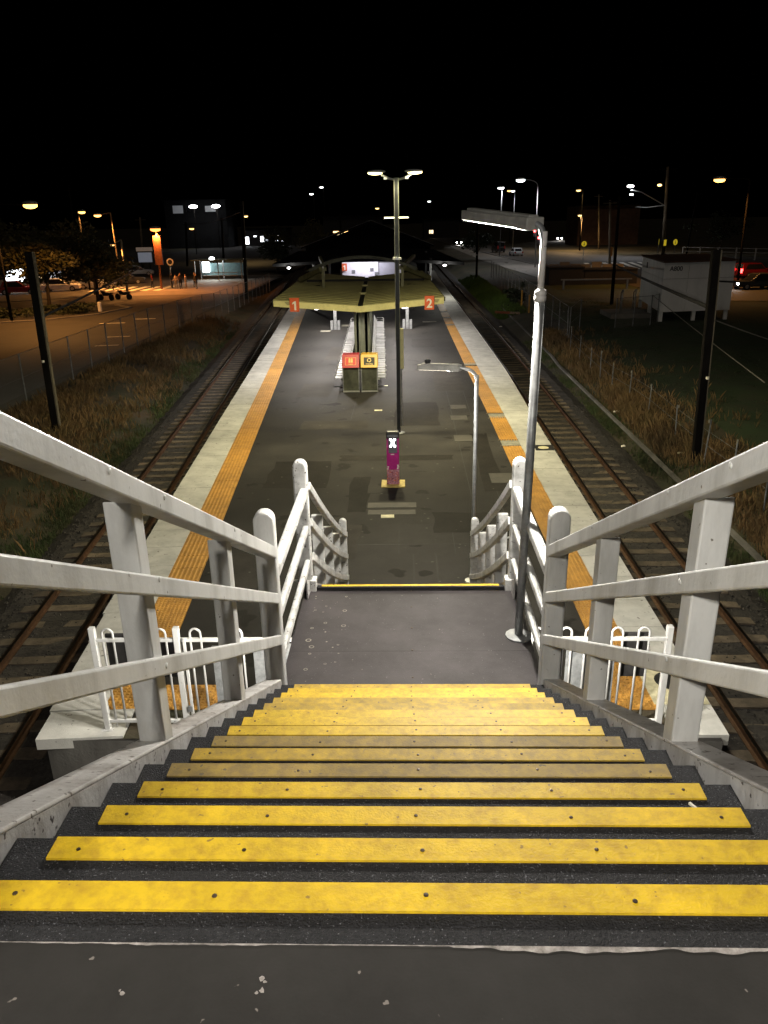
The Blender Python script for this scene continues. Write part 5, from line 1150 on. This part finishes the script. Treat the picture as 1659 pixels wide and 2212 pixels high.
car(19.5, 169, R(8), CK, 'dark van shaped vehicle parked behind the white hatchback', z0=-.6, L=5, H=2.1, suv=True)
car(14.3, 222, R(190), CK, 'oncoming car with bright headlights far down the right street', name='moving_car', z0=-.6, head=900)
car(46.5, 245, R(170), CK, 'oncoming car with paired headlights left of the brick building', name='moving_car', z0=-.6, head=900)
car(39.6, 90.8, R(-75), CR, 'dark red car with glowing tail lights at the far right edge', name='moving_car', z0=-.6, L=4.6, H=1.6, tail=1, suv=True)
car(33.6, 76.5, R(100), CK, 'dark car with lit headlights in front of the red car', name='moving_car', z0=-.6, head=1500)
car(-38.9, 115.2, R(-70), CS, 'silver car parked across the left street', z0=-.8)
car(-35.2, 99.4, R(-75), CK, 'dark car with red tail lights near the left crossing', name='moving_car', tail=1)
car(-45.8, 82.5, R(-78), CW, 'white car parked behind the trees at the left edge')
car(-43.0, 86.5, R(-75), CR, 'red car parked behind the left trees', tail=0)
car(-39.6, 89.6, R(-75), CW, 'white car parked between the two island trees')
car(-36.6, 92.4, R(-75), CS, 'silver car parked behind the smaller island tree')
car(-14, 170, R(5), CW, 'pale car far beyond the left rear roof', tail=1)
# motorbikes on the forecourt island
def bike(x, y, rz, label):
    rt = thing('motorbike', (x, y, -.8), label, 'motorbike', rz=rz)
    for yy in (-.65, .65):
        mb = MB(); n = 14; mb.add([(q, yy+.3*math.cos(j*6.2832/n), .3+.3*math.sin(j*6.2832/n)) for q in (-.06, .06) for j in range(n)], [tuple(range(n)), tuple(range(n, 2*n))]+[(j, (j+1) % n, n+(j+1) % n, n+j) for j in range(n)]); build('wheel', mb, TYRE, rt, local=True)
    mb = MB(); mb.prism([(-.75, .62), (-.3, .45), (.3, .45), (.45, .85), (.15, .95), (-.1, .75), (-.8, .8)], 'x', -.14, .14); build('body', mb, CK, rt, local=True, bevel=.03)
    mb = MB(); mb.tube([(-.35, .35, 1.02), (0, .45, .98), (.35, .35, 1.02)], .02, 6); mb.tube([(0, .65, .3), (0, .42, 1.0)], .035, 6); build('fork_and_bars', mb, STEEL, rt, local=True)
    mb = MB(); mb.ellipsoid((0, .55, .85), .1, .1, .1, 8, 5); build('headlamp', mb, GALV, rt, local=True)
bike(-29.9, 77.5, R(70), 'motorbike parked on the orange lit paving, left of two'); bike(-28.3, 77.9, R(75), 'motorbike parked on the orange lit paving, right of two')

# ================================================================== people waiting on the forecourt
def person(x, y, rz, shirt, trousers, label, h=1.68, arm=0., stride=.06, skirt=False):
    s = h/1.72; V = [(0,0,.95),(0,0,1.18),(0,.01,1.42),(0,.01,1.50),(0,.03,1.60),(0,.03,1.70)]
    E_ = [(0,1),(1,2),(2,3),(3,4),(4,5)]; rad = [(.16,.115),(.135,.10),(.155,.095),(.055,.055),(.092,.105),(.062,.07)]
    def add(p, par, r_): V.append(p); E_.append((par, len(V)-1)); rad.append(r_ if isinstance(r_, tuple) else (r_, r_)); return len(V)-1
    for sd in (-1, 1):
        a = add((sd*.185, 0, 1.41), 2, .06); b = add((sd*.235, -.02+arm*.08, 1.14), a, .044); c = add((sd*.22, .05+arm*.25, .91+arm*.2), b, .034); add((sd*.215, .07+arm*.28, .83+arm*.22), c, .032)
        a = add((sd*.095, 0, .86), 0, .10); b = add((sd*.10, .03+sd*stride, .48), a, .064); c = add((sd*.10, sd*stride*1.4, .09), b, .042); add((sd*.105, .14+sd*stride*1.4, .045), c, .042)
    me = bpy.data.meshes.new('person'); me.from_pydata([(a*s, b*s, c*s) for a, b, c in V], E_, [])
    o = bpy.data.objects.new('person', me); COL.objects.link(o)
    o.modifiers.new('skin', 'SKIN')
    for i, sv in enumerate(me.skin_vertices[0].data): sv.radius = (rad[i][0]*s, rad[i][1]*s); sv.use_root = (i == 0)
    sub = o.modifiers.new('sub', 'SUBSURF'); sub.levels = 1; sub.render_levels = 1
    dg = bpy.context.evaluated_depsgraph_get(); m2 = bpy.data.meshes.new_from_object(o.evaluated_get(dg)); bpy.data.objects.remove(o)
    for m in (trousers, shirt, SKIN, HAIR, BLACK): m2.materials.append(m)
    for p in m2.polygons:
        c = p.center/s; k = 0 if c.z < .98 else 1
        if c.z > 1.475: k = 2
        if c.z > 1.63 or (c.z > 1.54 and c.y < -.01): k = 3
        if abs(c.x) > .17 and c.z < .97: k = 2
        if c.z < .085: k = 4
        p.material_index = k; p.use_smooth = True
    o = link('person', m2, None, (x, y, -.76), rz); tag(o, label, 'person', 'people waiting on the forecourt')
SKIN = mat('skin', (.42, .27, .19), .6, 0, .05, 20); HAIR = mat('dark hair', (.03, .022, .018), .7, 0, .1, 20)
cl_ = lambda n, c: mat(n, c, .85, 0, .15, 9)
person(-29.5, 91.4, R(120), cl_('red top', (.34, .03, .03)), cl_('dark trousers', (.03, .03, .04)), 'person in a red top standing alone left of the group')
person(-26.95, 90.4, R(-90), cl_('black jacket', (.02, .02, .022)), cl_('dark trousers', (.03, .03, .04)), 'person in a black jacket at the left end of the waiting group', 1.72)
person(-26.2, 89.6, R(160), cl_('cream shirt', (.5, .42, .33)), cl_('pale trousers', (.4, .36, .3)), 'person in cream clothes second from the left of the waiting group', 1.6, .8)
person(-25.65, 89.5, R(200), cl_('brown coat', (.14, .085, .05)), cl_('black trousers', (.015, .015, .016)), 'tallest person in a brown coat in the middle of the waiting group', 1.8, .3)
person(-25.2, 90.1, R(90), cl_('white shirt', (.66, .58, .52)), cl_('beige trousers', (.45, .36, .28)), 'person in a white shirt right of the brown coat', 1.6)
person(-24.6, 91.6, R(-60), cl_('charcoal hoodie', (.03, .03, .035)), cl_('black trousers', (.015, .015, .016)), 'person in a charcoal hoodie near the right of the waiting group', 1.74, .5)
person(-23.7, 89.1, R(60), cl_('navy jacket', (.015, .018, .03)), cl_('blue jeans', (.16, .20, .28)), 'person in dark jacket and blue jeans at the right end of the group', 1.76, .2, .1)
